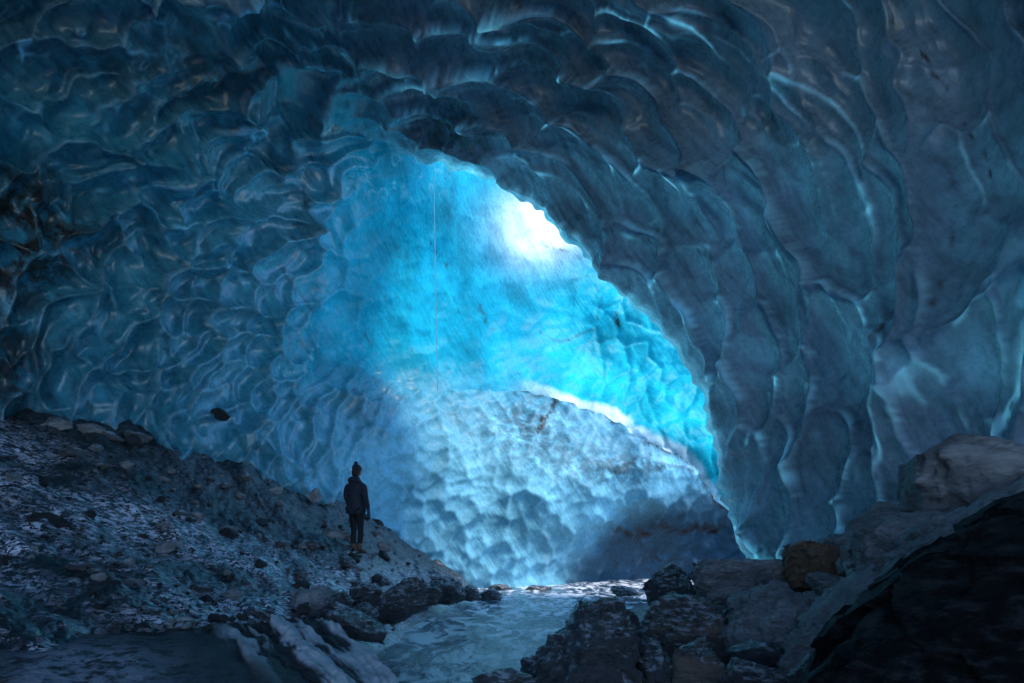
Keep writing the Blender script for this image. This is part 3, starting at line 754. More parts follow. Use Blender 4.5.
def rock(name, px0, px1, py0, py1, Y, mat, label, seed, depth_=None, group=None, rot=None, zc=None, **kw):
    """boulder whose outline spans px0..px1 / py0..py1 at distance Y"""
    wdt, hgt = (px1 - px0) / F * Y, (py1 - py0) / F * Y
    c = P((px0 + px1) / 2, (py0 + py1) / 2, Y)
    d = depth_ or (wdt + hgt) / 2
    me = rock_mesh(name, (wdt, d, hgt), seed, **kw)
    if rot is not None:
        me.transform(Matrix.Rotation(rot, 4, 'Y'))
    o = link(name, me, mat); o.location = c
    tag(o, label, 'boulder' if wdt > 0.45 else 'rock', group)
    return o

R = rock
R('rock', 846, 905, 540, 618, 4.8, dark_wet, 'jagged black rock in the gap left of the smooth grey boulder', 46, tight=0.6, cuts=18, rough=0.12)
R('rock', 824, 884, 530, 572, 7.3, grey, 'dusty grey rock behind the rusty brown block', 74, sub=4)
R('rock', 812, 862, 572, 606, 6.0, grey, 'small grey rock directly below the rusty brown block', 79)
R('rock', 690, 712, 562, 586, 9.2, dark_wet, 'little dark rock tucked against the left end of the bench-shaped boulder', 117)
R('rock', 598, 640, 606, 640, 6.0, dark_wet, 'dark rock peeking out behind the big black wet boulder', 141)
R('rock', 636, 684, 640, 700, 4.7, dark_wet, 'upright black rock pressed against the right side of the black stream boulder', 152, tight=0.62)
R('rock', 668, 730, 640, 700, 4.5, brownish, 'ridged dark wet rock at the bottom edge below the brown-stained boulder', 163, tight=0.6, rough=0.12)
R('rock', 716, 790, 656, 706, 4.3, dark_wet, 'low black slab with a wet sheen at the bottom edge of the pile', 174, tight=0.6, rough=0.1)
R('rock', 726, 786, 640, 668, 5.0, dark_wet, 'small black rock below the pointed grey-green boulder', 178)
R('rock', 790, 836, 650, 700, 3.9, dark_wet, 'dark wedge at the foot of the long leaning grey slab', 181)
R('rock', 470, 545, 666, 700, 5.2, dark_wet, 'low wet black rock washed by the stream, left of the big black boulder', 185, tight=0.6)
R('rock', 520, 556, 655, 690, 5.5, dark_wet, 'small wet rock touching the left foot of the big black boulder', 188, tight=0.6)
R('boulder', 700, 760, 566, 612, 10.5, dark_wet, 'shadowed boulder behind the bench-shaped one at the foot of the arch', 192)
R('boulder', 850, 960, 500, 600, 7.2, grey, 'shadowed boulder between the rusty block and the ice wall', 196)

def hull_rock(name, outline, Y, thick, mat, label, seed, cat='boulder', front=0.55, lean=0.0, rough=0.05, sub=6, bed=0.3, shift=(0, 0), fct=1.0):
    """boulder whose silhouette follows a convex outline (pixels at distance Y), with a smaller front and back face"""
    rs = np.random.RandomState(seed)
    oc = np.array(outline, float); cen = oc.mean(0)
    pts = []
    for (x, y) in oc:
        pts.append(P(x, y, Y + rs.uniform(-.12, .12) * thick))
        for sgn, fr in ((-0.5, front), (0.5, 0.7)):
            k = fr * rs.uniform(0.85, 1.15)
            q = cen + np.array(shift) * (sgn < 0) + (np.array([x, y]) - cen) * k
            yy = Y + sgn * thick * rs.uniform(0.8, 1.15)
            w = P(q[0], q[1], Y); w.y = yy + lean * (w.z - 1); pts.append(w)
    bm = bmesh.new()
    for q in pts: bm.verts.new(q)
    bmesh.ops.convex_hull(bm, input=list(bm.verts)); bm.normal_update()
    C = Vector(np.mean([q[:] for q in pts], axis=0))
    ns = np.array([q.normal[:] for q in bm.faces]); ds = np.array([abs(q.normal.dot(q.calc_center_median() - C)) for q in bm.faces])
    sg = np.array([np.sign(q.normal.dot(q.calc_center_median() - C)) for q in bm.faces]); ns = ns * sg[:, None]; bm.free()
    bm = bmesh.new(); bmesh.ops.create_icosphere(bm, subdivisions=sub, radius=1.0)
    v = np.array([q.co[:] for q in bm.verts]); f = np.array([[l.index for l in q.verts] for q in bm.faces]); bm.free()
    dn = v @ ns.T; rad = np.where(dn > 1e-3, ds / np.maximum(dn, 1e-3), 99.0)
    S = float(np.median(ds)); k = 75.0 / S
    rm = rad.min(1)
    rr = rm - np.log(np.exp(-k * (rad - rm[:, None])).sum(1)) / k
    v = v * rr[:, None]
    bd = rs.normal(size=3); bd /= np.linalg.norm(bd)
    u = v @ bd / S * 4 + fbm(v / S, 2, seed); st = u - np.floor(u)
    v = v * (1 + bed * 0.08 * (st ** 3)[:, None])
    v = v * (1 + fct * (0.19 * facet(v / S * 1.3 + 0.3 * fbm(v / S * 2, 2, seed + 8)[:, None], seed + 6) + 0.075 * facet(v / S * 3.4, seed + 7) + 0.02 * facet(v / S * 9, seed + 9)))[:, None]
    v = v * (1 + rough * (0.9 * fbm(v / S * 1.6, 3, seed + 1) + 0.5 * np.abs(fbm(v / S * 5, 4, seed + 2)))[:, None])
    o = link(name, mesh_from(name, v, f), mat); o.location = C
    return tag(o, label, cat)

huge_m = rock_material('near_black_rock', (0.012, 0.013, 0.015), 0.6, wet=0.1, bump=1.0, scale=6.0, light=(0.06, 0.06, 0.066))
hull_rock('boulder', [(792, 700), (838, 640), (880, 596), (960, 528), (1040, 482), (1200, 470), (1300, 620), (1250, 800), (800, 820)], 2.9, 0.9, huge_m,
          'huge dark boulder filling the lower right corner, its sloping edge shining blue', 207, front=0.8, sub=7, rough=0.05, bed=0.3, fct=0.5)
huge_m.node_tree.nodes['Principled BSDF'].inputs['Specular IOR Level'].default_value = 0.15

HR = hull_rock
HR('boulder', [(918, 478), (926, 452), (956, 434), (990, 441), (1060, 462), (1120, 500), (1080, 545), (960, 540), (924, 515)], 4.9, 1.1, grey_pale,
   'large rounded grey boulder with a pale streak, resting highest on the right-hand pile', 21, rough=0.05, sub=6, fct=0.5)
HR('boulder', [(866, 545), (872, 528), (900, 513), (945, 506), (975, 520), (960, 580), (880, 610), (862, 580)], 4.7, 0.8, grey,
   'smooth grey boulder wedged just below the pale streaked boulder', 33, rough=0.05)
HR('rock_slab', [(868, 605), (905, 560), (955, 515), (1030, 480), (1120, 470), (1150, 600), (960, 660), (860, 670)], 3.9, 0.9, grey,
   'grey slab sloping up between the huge dark boulder and the pale streaked one', 8, rough=0.06, front=0.8, sub=6)
HR('boulder', [(786, 546), (800, 541), (838, 548), (852, 560), (846, 588), (812, 594), (788, 586)], 6.6, 0.7, brown,
   'rusty orange-brown block with a split face', 61, front=0.8, rough=0.06, bed=0.8)
HR('boulder', [(695, 568), (704, 560), (780, 560), (788, 566), (784, 592), (700, 604)], 7.4, 0.9, grey,
   'flat-topped rectangular grey boulder like a bench, left of the rusty brown block', 82, front=0.95, rough=0.025, bed=0.6)
HR('boulder', [(722, 640), (744, 602), (770, 582), (786, 584), (812, 600), (818, 630), (796, 662), (740, 668)], 5.6, 0.9, grey,
   'pointed grey-green boulder with split facets in front of the bench-shaped one', 95, front=0.5, rough=0.07, bed=0.9, shift=(8, 8))
HR('rock_slab', [(780, 672), (800, 640), (850, 586), (872, 566), (884, 580), (870, 640), (838, 690), (790, 700)], 4.4, 0.6, grey,
   'long grey slab leaning up to the right beside the huge dark boulder', 104, front=0.6, rough=0.05, bed=0.9)
HR('rock', [(644, 592), (656, 572), (672, 565), (690, 578), (700, 596), (690, 606), (648, 606)], 9.0, 0.7, dark_wet,
   'glistening dark rock at the water beside the bench-shaped boulder', 111, front=0.4, rough=0.08)
HR('boulder', [(632, 640), (650, 608), (668, 596), (714, 597), (736, 640), (742, 672), (700, 684), (640, 676)], 6.2, 1.0, brownish,
   'wet boulder with a brown stain and a smooth curved face', 122, front=0.55, rough=0.07, shift=(-4, 6))
HR('boulder', [(538, 656), (566, 622), (580, 604), (604, 597), (626, 604), (635, 640), (638, 690), (600, 720), (540, 710)], 5.0, 0.9, dark_wet,
   'big jagged black wet boulder standing in the stream', 137, front=0.5, rough=0.09, sub=6, bed=0.9, shift=(6, 4))

# ------------------------------------------------------------------ foreground ledge, lower left
LP_ = [(-300, 640, 4.9), (-120, 636, 5.1), (0, 634, 5.25), (130, 630, 5.5), (240, 619, 6.0), (300, 605, 6.8), (345, 621, 6.4), (380, 650, 5.7), (408, 684, 5.1), (430, 730, 4.4), (440, 800, 3.6)]
LW = [tuple(P(*q)) for q in LP_]
LC = LW + [tuple(P(*q)) for q in [(100, 660, 4.2), (300, 650, 5.2), (250, 690, 4.2), (0, 690, 3.5), (360, 690, 4.6), (-200, 700, 3.2), (200, 640, 5.1)]]
_lc = np.array(LC); _lr = RBF(_lc[:, :2], _lc[:, 2], 5.0, 0.002)
px_, py_ = np.meshgrid(np.linspace(-7.6, -0.2, 620), np.linspace(8.6, 2.2, 520))
sdw, _, _ = curve_sd(px_ + 0.10 * fbm(np.stack([px_ * 2, py_ * 2, 0 * px_], -1), 3, 605), -py_ + 0.1 * fbm(np.stack([px_ * 2, py_ * 2, 0 * px_ + 9], -1), 3, 606), [(q[0], -q[1]) for q in LW])
poly = [(q[0], q[1]) for q in LW] + [(-0.5, 1.0), (-12, 1.0), (-12, LW[0][1])]
ins = np.zeros(px_.shape, bool)
for (ax, ay), (bx_, by_) in zip(poly, poly[1:] + poly[:1]):
    cnd = ((ay > py_) != (by_ > py_)) & (px_ < (bx_ - ax) * (py_ - ay) / ((by_ - ay) or 1e-9) + ax); ins ^= cnd
sdw = np.where(ins, np.abs(sdw), -np.abs(sdw)) + 0.05 * fbm(np.stack([px_ * 3, py_ * 3, 0 * px_], -1), 3, 604)
pp = np.stack([px_, py_, 0 * px_], -1)
su, sv_ = (px_ * 0.80 + py_ * 0.60), (px_ * 0.60 - py_ * 0.80)      # across / along the ribs
strata = fbm(np.stack([su * 6.0 + 0.35 * fbm(pp * 1.5, 2, 601), sv_ * 0.45, 0 * px_], -1), 4, 600)
lpx = px_ / py_ * F + CX; lpy = HY - (_lr(px_, py_) - CZ) / py_ * F
bnd_, _, _ = curve_sd(lpx, lpy, [(225, 560), (240, 640), (300, 672), (330, 740)])
icy = sstep(-30, 14, bnd_ + 10 * fbm(pp * 2, 3, 607))
dz = 0.06 * fbm(pp * 1.3, 5, 610, 0.6) + 0.15 * strata * (0.15 + icy) + 0.045 * fbm(pp * 5, 5, 620) * (0.4 + icy)
zz = _lr(px_, py_) + dz - 0.9 * np.clip(1 - sdw / 0.16, 0, 6) ** 1.0 * (sdw < 0.16)
zz = np.maximum(zz, -0.6)
lm, nt, bs, out = new_mat('ledge_rock_and_ice')
tc = N(nt, 'ShaderNodeTexCoord')
at = N(nt, 'ShaderNodeAttribute', attribute_name='ice'); sp = N(nt, 'ShaderNodeSeparateColor'); nt.links.new(at.outputs[0], sp.inputs[0])
a = N(nt, 'ShaderNodeTexNoise', Scale=7.0, Detail=9.0, Roughness=0.72); nt.links.new(tc.outputs['Object'], a.inputs['Vector'])
b = N(nt, 'ShaderNodeTexNoise', Scale=24.0, Detail=6.0, Roughness=0.7); nt.links.new(tc.outputs['Object'], b.inputs['Vector'])
c = mixc(nt, 1.0, (0.030, 0.032, 0.037), ramp(nt, a.outputs[0], [(0.3, 0.5), (0.7, 1.8)]).outputs[0], 'MULTIPLY')
pt = mixc(nt, ramp(nt, a.outputs[0], [(0.42, 0.0), (0.52, 1.0)]).outputs[0], c, (0.36, 0.35, 0.42))
c = mixc(nt, sp.outputs[1], c, pt)
c = mixc(nt, sp.outputs[0], c, (0.70, 0.74, 0.80))
nt.links.new(c, bs.inputs['Base Color'])
mr = N(nt, 'ShaderNodeMix'); mr.data_type = 'FLOAT'; nt.links.new(sp.outputs[2], mr.inputs[0]); mr.inputs[2].default_value = 0.5; mr.inputs[3].default_value = 0.1
nt.links.new(mr.outputs[0], bs.inputs['Roughness'])
bp = N(nt, 'ShaderNodeBump', Strength=0.9, Distance=0.05)
nt.links.new(b.outputs[0], bp.inputs['Height']); nt.links.new(bp.outputs[0], bs.inputs['Normal'])
icem = icy * sstep(-0.10, 0.03, strata + 0.15 * fbm(pp * 5, 3, 630))
wet = sstep(0.75, 0.2, sdw) * (1 - icy)
patch = np.clip(1.6 * zone(lpx, lpy, 85, 672, (75, 26)), 0, 1)
att_ = np.stack([np.clip(icem, 0, 1) * 0.85, np.clip(patch, 0, 1), np.clip(wet, 0, 1)], -1)
topv = np.stack([px_, py_, zz], -1).reshape(-1, 3)
ft = grid_faces(520, 620)[:, ::-1]
n = len(topv)
# skirt down into the ground so the ledge is solid
idx = np.arange(n).reshape(520, 620)
loop = np.concatenate([idx[0, :], idx[1:, -1], idx[-1, -2::-1], idx[-2:0:-1, 0]])
low = topv[loop] * [1, 1, 0] + [0, 0, -0.5]
ring = np.arange(len(loop)) + n
sk = np.array([[loop[i], ring[i], ring[(i + 1) % len(loop)], loop[(i + 1) % len(loop)]] for i in range(len(loop))])
o = link('rock_ledge', mesh_from('rock_ledge', np.concatenate([topv, low]), np.concatenate([ft, sk]), {'ice': np.concatenate([att_.reshape(-1, 3), np.zeros((len(loop), 3))])}), lm)
tag(o, 'low black rock ledge along the bottom left, its right end ribbed with white ice', 'rock ledge')

# ------------------------------------------------------------------ stones on the left bank
HR('rock_slab', [(364, 613), (372, 600), (404, 580), (424, 582), (440, 595), (434, 604), (402, 622), (380, 622)], 9.0, 0.5, dark_wet,
   'dark slab tilted up to the right at the bank, longest of the stream-side stones', 301, front=0.6, shift=(-4, 6), bed=0.9)
HR('rock', [(348, 604), (352, 586), (368, 582), (380, 590), (376, 606), (360, 612)], 8.8, 0.5, dark_wet, 'squarish dark stone left of the tilted slab on the bank', 305, front=0.6)
HR('rock', [(294, 606), (300, 590), (322, 586), (338, 594), (336, 610), (310, 616)], 8.0, 0.5, grey, 'grey-topped angular stone on the bank beyond the ribbed ice', 309, front=0.6)
HR('rock', [(318, 618), (326, 600), (344, 590), (352, 602), (344, 620)], 7.8, 0.4, dark_wet, 'black angular stone between the grey-topped one and the tilted slab', 313, front=0.5)
HR('rock', [(342, 626), (350, 608), (366, 602), (380, 616), (372, 630)], 7.4, 0.4, dark_wet, 'dark wedge in front of the squarish stone on the bank', 317, front=0.5)
HR('boulder', [(326, 612), (340, 604), (366, 618), (384, 632), (380, 642), (356, 640), (334, 628)], 6.8, 0.6, dark_wet, 'smooth dark slab sliding toward the stream beside the icy ledge', 321, front=0.6)
HR('boulder', [(430, 596), (434, 582), (446, 576), (460, 582), (466, 596), (458, 604), (436, 604)], 12.8, 0.6, dark_wet, 'round dark boulder where the gravel slope meets the stream', 325, front=0.6)
R('rock', 458, 482, 584, 602, 14.5, dark_wet, 'small dark rock at the water just right of the round bank boulder', 329)
R('rock', 476, 502, 588, 601, 15.5, dark_wet, 'flat dark rock in the shallows near the foot of the ice mound', 331)
R('rock', 488, 512, 584, 594, 18.3, dark_wet, 'dark rock at the head of the stream against the ice mound', 335)
R('rock', 524, 552, 585, 596, 18.0, dark_wet, 'dark rock at the head of the stream, right of its neighbour under the mound', 337)
R('rock', 610, 640, 585, 597, 15.5, dark_wet, 'low teal-lit rock in the stream in front of the dark hollow', 341)
R('rock', 20, 68, 512, 543, 6.9, dark_dry, 'flat black rock lying alone on the gravel slope, nearest the left edge', 345)
R('rock', -14, 22, 555, 585, 5.9, dark_dry, 'black rock cut off by the left edge of the frame', 349)
R('rock', 163, 180, 618, 632, 5.6, grey, 'fist-sized grey stone standing on the ledge', 353)
R('rock', 309, 322, 487, 503, 13.0, grey, 'pale stone perched at the top of the slope behind the person', 357)
R('rock', 212, 230, 408, 421, 11.6, dark_dry, 'small black stone frozen into the ice wall above the slope', 361)
R('rock', 376, 392, 541, 552, 12.4, grey, 'pale flat stone beside the person, to the right of the boots', 365)
R('rock', 322, 352, 528, 552, 12.2, grey_pale, 'pale wet rock directly left of the person', 369, cuts=18)
R('rock', 318, 330, 536, 550, 11.9, dark_dry, 'small black stone left of the pale rock near the person', 373)

# loose stones strewn over the slope and at the ledge: a few shapes, many copies
srcs = []
rs = np.random.RandomState(77)
for k in range(6):
    s = (0.16 + 0.05 * k % 0.11, 0.14, 0.09 + 0.02 * (k % 3))
    srcs.append((rock_mesh('loose_stone', s, 800 + k, cuts=9, sub=3, tight=0.66, rough=0.06)))
stone_mats = [dark_dry, grey, dark_wet, dark_wet, grey, dark_dry]
for me, mt in zip(srcs, stone_mats): me.materials.append(mt)
cnt = 0
while cnt < 250:
    if cnt < 110:   px, py = rs.uniform(0, 470), 0; y = rs.uniform(8.5, 17)
    elif cnt < 165: px, py = rs.uniform(80, 330), 0; y = rs.uniform(5.6, 7.6)
    else:          px, py = rs.uniform(-40, 450), 0; y = rs.uniform(5.5, 12)
    x = (px - CX) / F * y
    z = float(ground_z(np.array([x]), np.array([y]))[0])
    vpy = HY - (z - CZ) / y * F
    if z < 0.08 or vpy < 395 or y > float(D_base(np.array([px]), np.array([min(vpy, 620.0)]))[0]) - 0.3: continue
    k = rs.randint(6); o = bpy.data.objects.new('loose_stone', srcs[k]); COL.objects.link(o)
    o.location = (x, y, z + 0.02); o.rotation_euler = (rs.uniform(-.3, .3), rs.uniform(-.3, .3), rs.uniform(0, 6.3))
    s = 0.35 + 1.9 * rs.uniform(0, 1) ** 2.2; s *= (1.0 if y > 7.6 else 0.6); o.scale = (s, s * rs.uniform(.8, 1.2), s)
    tag(o, 'small angular stone lying loose on the gravel slope', 'stone', 'loose stones strewn over the gravel slope')
    cnt += 1
# rubble caught along the back of the ledge
from bisect import bisect
lxs = [q[0] for q in LW]
for n_ in range(70):
    x = rs.uniform(-5.2, -2.35); k_ = min(max(bisect(lxs, x), 1), len(LW) - 1); t_ = (x - lxs[k_ - 1]) / (lxs[k_] - lxs[k_ - 1])
    y = LW[k_ - 1][1] * (1 - t_) + LW[k_][1] * t_ - abs(rs.normal(0, 0.28)) - 0.03
    z = float(_lr(np.array([x]), np.array([y]))[0])
    o = bpy.data.objects.new('ledge_stone', srcs[rs.randint(6)]); COL.objects.link(o)
    o.location = (x, y, z + 0.03); o.rotation_euler = (rs.uniform(-.4, .4), rs.uniform(-.4, .4), rs.uniform(0, 6.3)); s = rs.uniform(0.25, 1.1) ** 1.3; o.scale = (s, s, s)
    tag(o, 'small dark stone in the rubble caught along the back edge of the foreground ledge', 'stone', 'rubble along the back of the ledge')
# rubble filling between the boulders on the right
cnt = 0
while cnt < 70:
    px = rs.uniform(640, 1000); y = rs.uniform(4.2, 10.5); x = (px - CX) / F * y
    z = float(ground_z(np.array([x]), np.array([y]))[0])
    if z < 0.0: continue
    k = rs.randint(6); o = bpy.data.objects.new('rubble_stone', srcs[k]); COL.objects.link(o)
    o.location = (x, y, z + 0.03); o.rotation_euler = (rs.uniform(-.5, .5), rs.uniform(-.5, .5), rs.uniform(0, 6.3))
    s = rs.uniform(1.0, 3.2); o.scale = (s, s, s * 1.2)
    tag(o, 'dark broken stone filling a gap between the big boulders on the right', 'stone', 'rubble between the boulders on the right')
    cnt += 1

# ------------------------------------------------------------------ thin trickle of melt water falling from the rim
tp, bt = P(433.5, 160, 16.0), P(437.5, 392, 16.0)
vs, fs = [], []
for i in range(41):
    t = i / 40; q = tp.lerp(bt, t); rr_ = 0.015 * (1 + 0.5 * math.sin(i * 2.3) * (0.3 + t))
    for k in range(8): vs.append((q.x + rr_ * math.cos(k * math.pi / 4), q.y + rr_ * math.sin(k * math.pi / 4), q.z))
for i in range(40):
    for k in range(8): fs.append((i * 8 + k, i * 8 + (k + 1) % 8, i * 8 + 8 + (k + 1) % 8, i * 8 + 8 + k))
tm, nt, bs, out = new_mat('falling_water'); bs.inputs['Base Color'].default_value = (0.75, 0.9, 0.97, 1); bs.inputs['Roughness'].default_value = 0.1
tr = N(nt, 'ShaderNodeBsdfTranslucent'); tr.inputs[0].default_value = (0.9, 0.97, 1, 1); ms = N(nt, 'ShaderNodeMixShader'); ms.inputs[0].default_value = 0.75
nt.links.new(bs.outputs[0], ms.inputs[1]); nt.links.new(tr.outputs[0], ms.inputs[2]); tpn = N(nt, 'ShaderNodeBsdfTransparent'); m2 = N(nt, 'ShaderNodeMixShader'); m2.inputs[0].default_value = 0.75
nt.links.new(tpn.outputs[0], m2.inputs[1]); nt.links.new(ms.outputs[0], m2.inputs[2]); nt.links.new(m2.outputs[0], out.inputs[0])
o = link('water_trickle', mesh_from('water_trickle', vs, fs), tm)
tag(o, 'thin thread of melt water falling from the rim in front of the blue wall', 'trickle')
# ------------------------------------------------------------------ the person
def simple_mat(name, col, rough=0.8, bump=0.3, scale=60, sheen=0.0):
    m, nt, bs, out = new_mat(name)
    tc = N(nt, 'ShaderNodeTexCoord'); a = N(nt, 'ShaderNodeTexNoise', Scale=scale, Detail=4.0); nt.links.new(tc.outputs['Object'], a.inputs['Vector'])
    nt.links.new(mixc(nt, 1.0, tuple(col), ramp(nt, a.outputs[0], [(0.3, 0.7), (0.7, 1.25)]).outputs[0], 'MULTIPLY'), bs.inputs['Base Color'])
    bs.inputs['Roughness'].default_value = rough; bs.inputs['Sheen Weight'].default_value = sheen
    bp = N(nt, 'ShaderNodeBump', Strength=bump, Distance=0.01); nt.links.new(a.outputs[0], bp.inputs['Height']); nt.links.new(bp.outputs[0], bs.inputs['Normal'])
    return m

def skin_object(name, verts, edges, radii, mat, parent, sub=2, root=0):
    """grow a smooth surface round a skeleton and freeze it to a plain mesh"""
    me = bpy.data.meshes.new(name); me.from_pydata([Vector(v) for v in verts], edges, [])
    o = bpy.data.objects.new(name, me); COL.objects.link(o)
    o.modifiers.new('skin', 'SKIN')
    sv = me.skin_vertices
    if not sv:
        bpy.context.view_layer.objects.active = o
    for i, d in enumerate(me.skin_vertices[0].data):
        r = radii[i]; d.radius = (r, r) if not isinstance(r, tuple) else r
        d.use_root = (i == root)
    o.modifiers.new('sub', 'SUBSURF').levels = sub
    dg = bpy.context.evaluated_depsgraph_get()
    nm = bpy.data.meshes.new_from_object(o.evaluated_get(dg))
    bpy.data.objects.remove(o)
    nm.name = name
    for p_ in nm.polygons: p_.use_smooth = True
    return link(name, nm, mat, parent)

def blob(name, rings, mat, parent, seg=28, close=True, wrinkle=0.0, seed=1):
    """lofted body: rings of (x, y, z, rx, ry) from bottom to top"""
    pts = []; n = len(rings); rr = np.array(rings, float)
    t = np.linspace(0, n - 1, (n - 1) * 6 + 1)
    R6 = np.stack([np.interp(t, np.arange(n), rr[:, k]) for k in range(5)], -1)
    for _ in range(2):
        R6[1:-1] = 0.25 * R6[:-2] + 0.5 * R6[1:-1] + 0.25 * R6[2:]
    a = np.linspace(0, 2 * math.pi, seg, endpoint=False)
    ca, sa = np.cos(a), np.sin(a)
    V = np.stack([R6[:, None, 0] + R6[:, None, 3] * ca, R6[:, None, 1] + R6[:, None, 4] * sa, R6[:, None, 2] + 0 * ca], -1)
    if wrinkle:
        nn = fbm(V * np.array([9, 9, 16]), 3, seed)
        V = V + (np.stack([ca, sa, 0 * ca], -1)[None] * (nn * wrinkle)[..., None])
    m = len(R6); V = V.reshape(-1, 3)
    f = [(i * seg + k, i * seg + (k + 1) % seg, (i + 1) * seg + (k + 1) % seg, (i + 1) * seg + k) for i in range(m - 1) for k in range(seg)]
    me = bpy.data.meshes.new(name)
    f2 = list(f)
    if close: f2 += [tuple(range(seg))[::-1], tuple((m - 1) * seg + k for k in range(seg))]
    me.from_pydata([tuple(v) for v in V], [], f2)
    for p_ in me.polygons: p_.use_smooth = True
    me.update()
    return link(name, me, mat, parent)

skin = simple_mat('skin', (0.42, 0.26, 0.19), 0.55, 0.1)
navy = simple_mat('navy_jacket_cloth', (0.018, 0.022, 0.038), 0.75, 0.6, 25)
black = simple_mat('black_leggings_cloth', (0.010, 0.011, 0.016), 0.8, 0.4, 40)
boot_m = simple_mat('tan_leather', (0.13, 0.06, 0.03), 0.6, 0.4, 40)
sole_m = simple_mat('boot_sole_rubber', (0.015, 0.013, 0.012), 0.8)
knit = simple_mat('dark_knit_wool', (0.035, 0.035, 0.042), 0.95, 1.0, 120)
glove_m = simple_mat('blue_glove_cloth', (0.02, 0.05, 0.11), 0.8, 0.5, 40)

foot = P(356, 553.5, 11.4)
gx, gy = foot.x, foot.y
gz = float(ground_z(np.array([gx]), np.array([gy]))[0])
person = bpy.data.objects.new('person', None); COL.objects.link(person)
person.location = (gx, gy, gz - 0.025)
person.rotation_euler = (0, 0, math.radians(-22))     # back to the camera, turned a little to the right
tag(person, 'person on the gravel slope seen from behind, in beanie, navy jacket, black leggings, tan boots', 'person')
# local axes: +y = the way the person faces, +x = their right, z up
H = 1.0
bv = [(0, 0, 0.90), (0, -0.01, 1.06), (0, -0.02, 1.24), (0, -0.015, 1.38), (0, 0.0, 1.47), (0, 0.02, 1.56), (0, 0.03, 1.66),
      (0.16, -0.01, 1.385), (0.215, -0.02, 1.14), (0.235, 0.04, 0.92), (0.24, 0.07, 0.84),
      (-0.16, -0.01, 1.385), (-0.215, -0.01, 1.15), (-0.20, 0.10, 0.95), (-0.19, 0.14, 0.88),
      (0.085, 0, 0.84), (0.10, 0.02, 0.49), (0.105, -0.02, 0.10), (0.115, 0.12, 0.05),
      (-0.085, 0, 0.84), (-0.075, 0.03, 0.49), (-0.075, 0.02, 0.10), (-0.09, 0.15, 0.05)]
be = [(0, 1), (1, 2), (2, 3), (3, 4), (4, 5), (5, 6), (3, 7), (7, 8), (8, 9), (9, 10), (3, 11), (11, 12), (12, 13), (13, 14),
      (0, 15), (15, 16), (16, 17), (17, 18), (0, 19), (19, 20), (20, 21), (21, 22)]
br = [(0.145, 0.10), (0.125, 0.09), (0.12, 0.08), (0.075, 0.055), 0.045, 0.06, 0.075, 0.036, 0.036, 0.030, 0.022, 0.036, 0.036, 0.030, 0.022,
      0.085, 0.055, 0.036, 0.028, 0.085, 0.055, 0.036, 0.028]
body = skin_object('body', bv, be, br, skin, person)
# head shape with face: nose, lips, ears, eyes live on the body's child meshes so the head reads from the side as well
def ell(name, c, r, mat, parent, rot=(0, 0, 0), seg=20):
    bm = bmesh.new(); bmesh.ops.create_uvsphere(bm, u_segments=seg, v_segments=seg // 2 + 2, radius=1)
    M = Matrix.Translation(c) @ Matrix.Rotation(rot[2], 4, 'Z') @ Matrix.Rotation(rot[0], 4, 'X') @ Matrix.Diagonal((*r, 1))
    bmesh.ops.transform(bm, matrix=M, verts=bm.verts)
    me = bpy.data.meshes.new(name); bm.to_mesh(me); bm.free()
    for p_ in me.polygons: p_.use_smooth = True
    return link(name, me, mat, parent)
# head turned to the right and slightly up
def head_mesh():
    bm = bmesh.new(); bmesh.ops.create_icosphere(bm, subdivisions=4, radius=1)
    v = np.array([q.co[:] for q in bm.verts]); f = np.array([[l.index for l in q.verts] for q in bm.faces]); bm.free()
    p_ = v * [0.076, 0.096, 0.115]
    jaw = sstep(0.0, -0.11, p_[:, 2]); p_[:, 0] *= 1 - 0.28 * jaw; p_[:, 1] = np.where(p_[:, 1] < 0, p_[:, 1] * (1 - 0.35 * jaw), p_[:, 1])
    def bump(c, r, a): return a * np.exp(-((p_ - c) ** 2 / np.array(r) ** 2).sum(1))
    p_[:, 1] += bump((0, 0.096, -0.015), (0.014, 0.04, 0.022), 0.026) + bump((0, 0.09, -0.058), (0.025, 0.04, 0.010), 0.008) + bump((0, 0.08, -0.095), (0.028, 0.05, 0.02), 0.010)
    p_[:, 1] -= bump((0.03, 0.09, 0.008), (0.016, 0.04, 0.012), 0.010) + bump((-0.03, 0.09, 0.008), (0.016, 0.04, 0.012), 0.010)
    for s in (1, -1): p_[:, 0] += s * bump((s * 0.076, -0.008, -0.01), (0.02, 0.012, 0.028), 0.016)
    Rm = np.array(Matrix.Rotation(math.radians(-30), 3, 'Z') @ Matrix.Rotation(math.radians(12), 3, 'X'))
    return p_ @ Rm.T + [0, 0.03, 1.655], f
hv, hf = head_mesh()
bmb = bmesh.new(); bmb.from_mesh(body.data)
vs_ = [bmb.verts.new(tuple(q)) for q in hv]
for q in hf: bmb.faces.new([vs_[i] for i in q])
bmb.to_mesh(body.data); bmb.free()
for p_ in body.data.polygons: p_.use_smooth = True
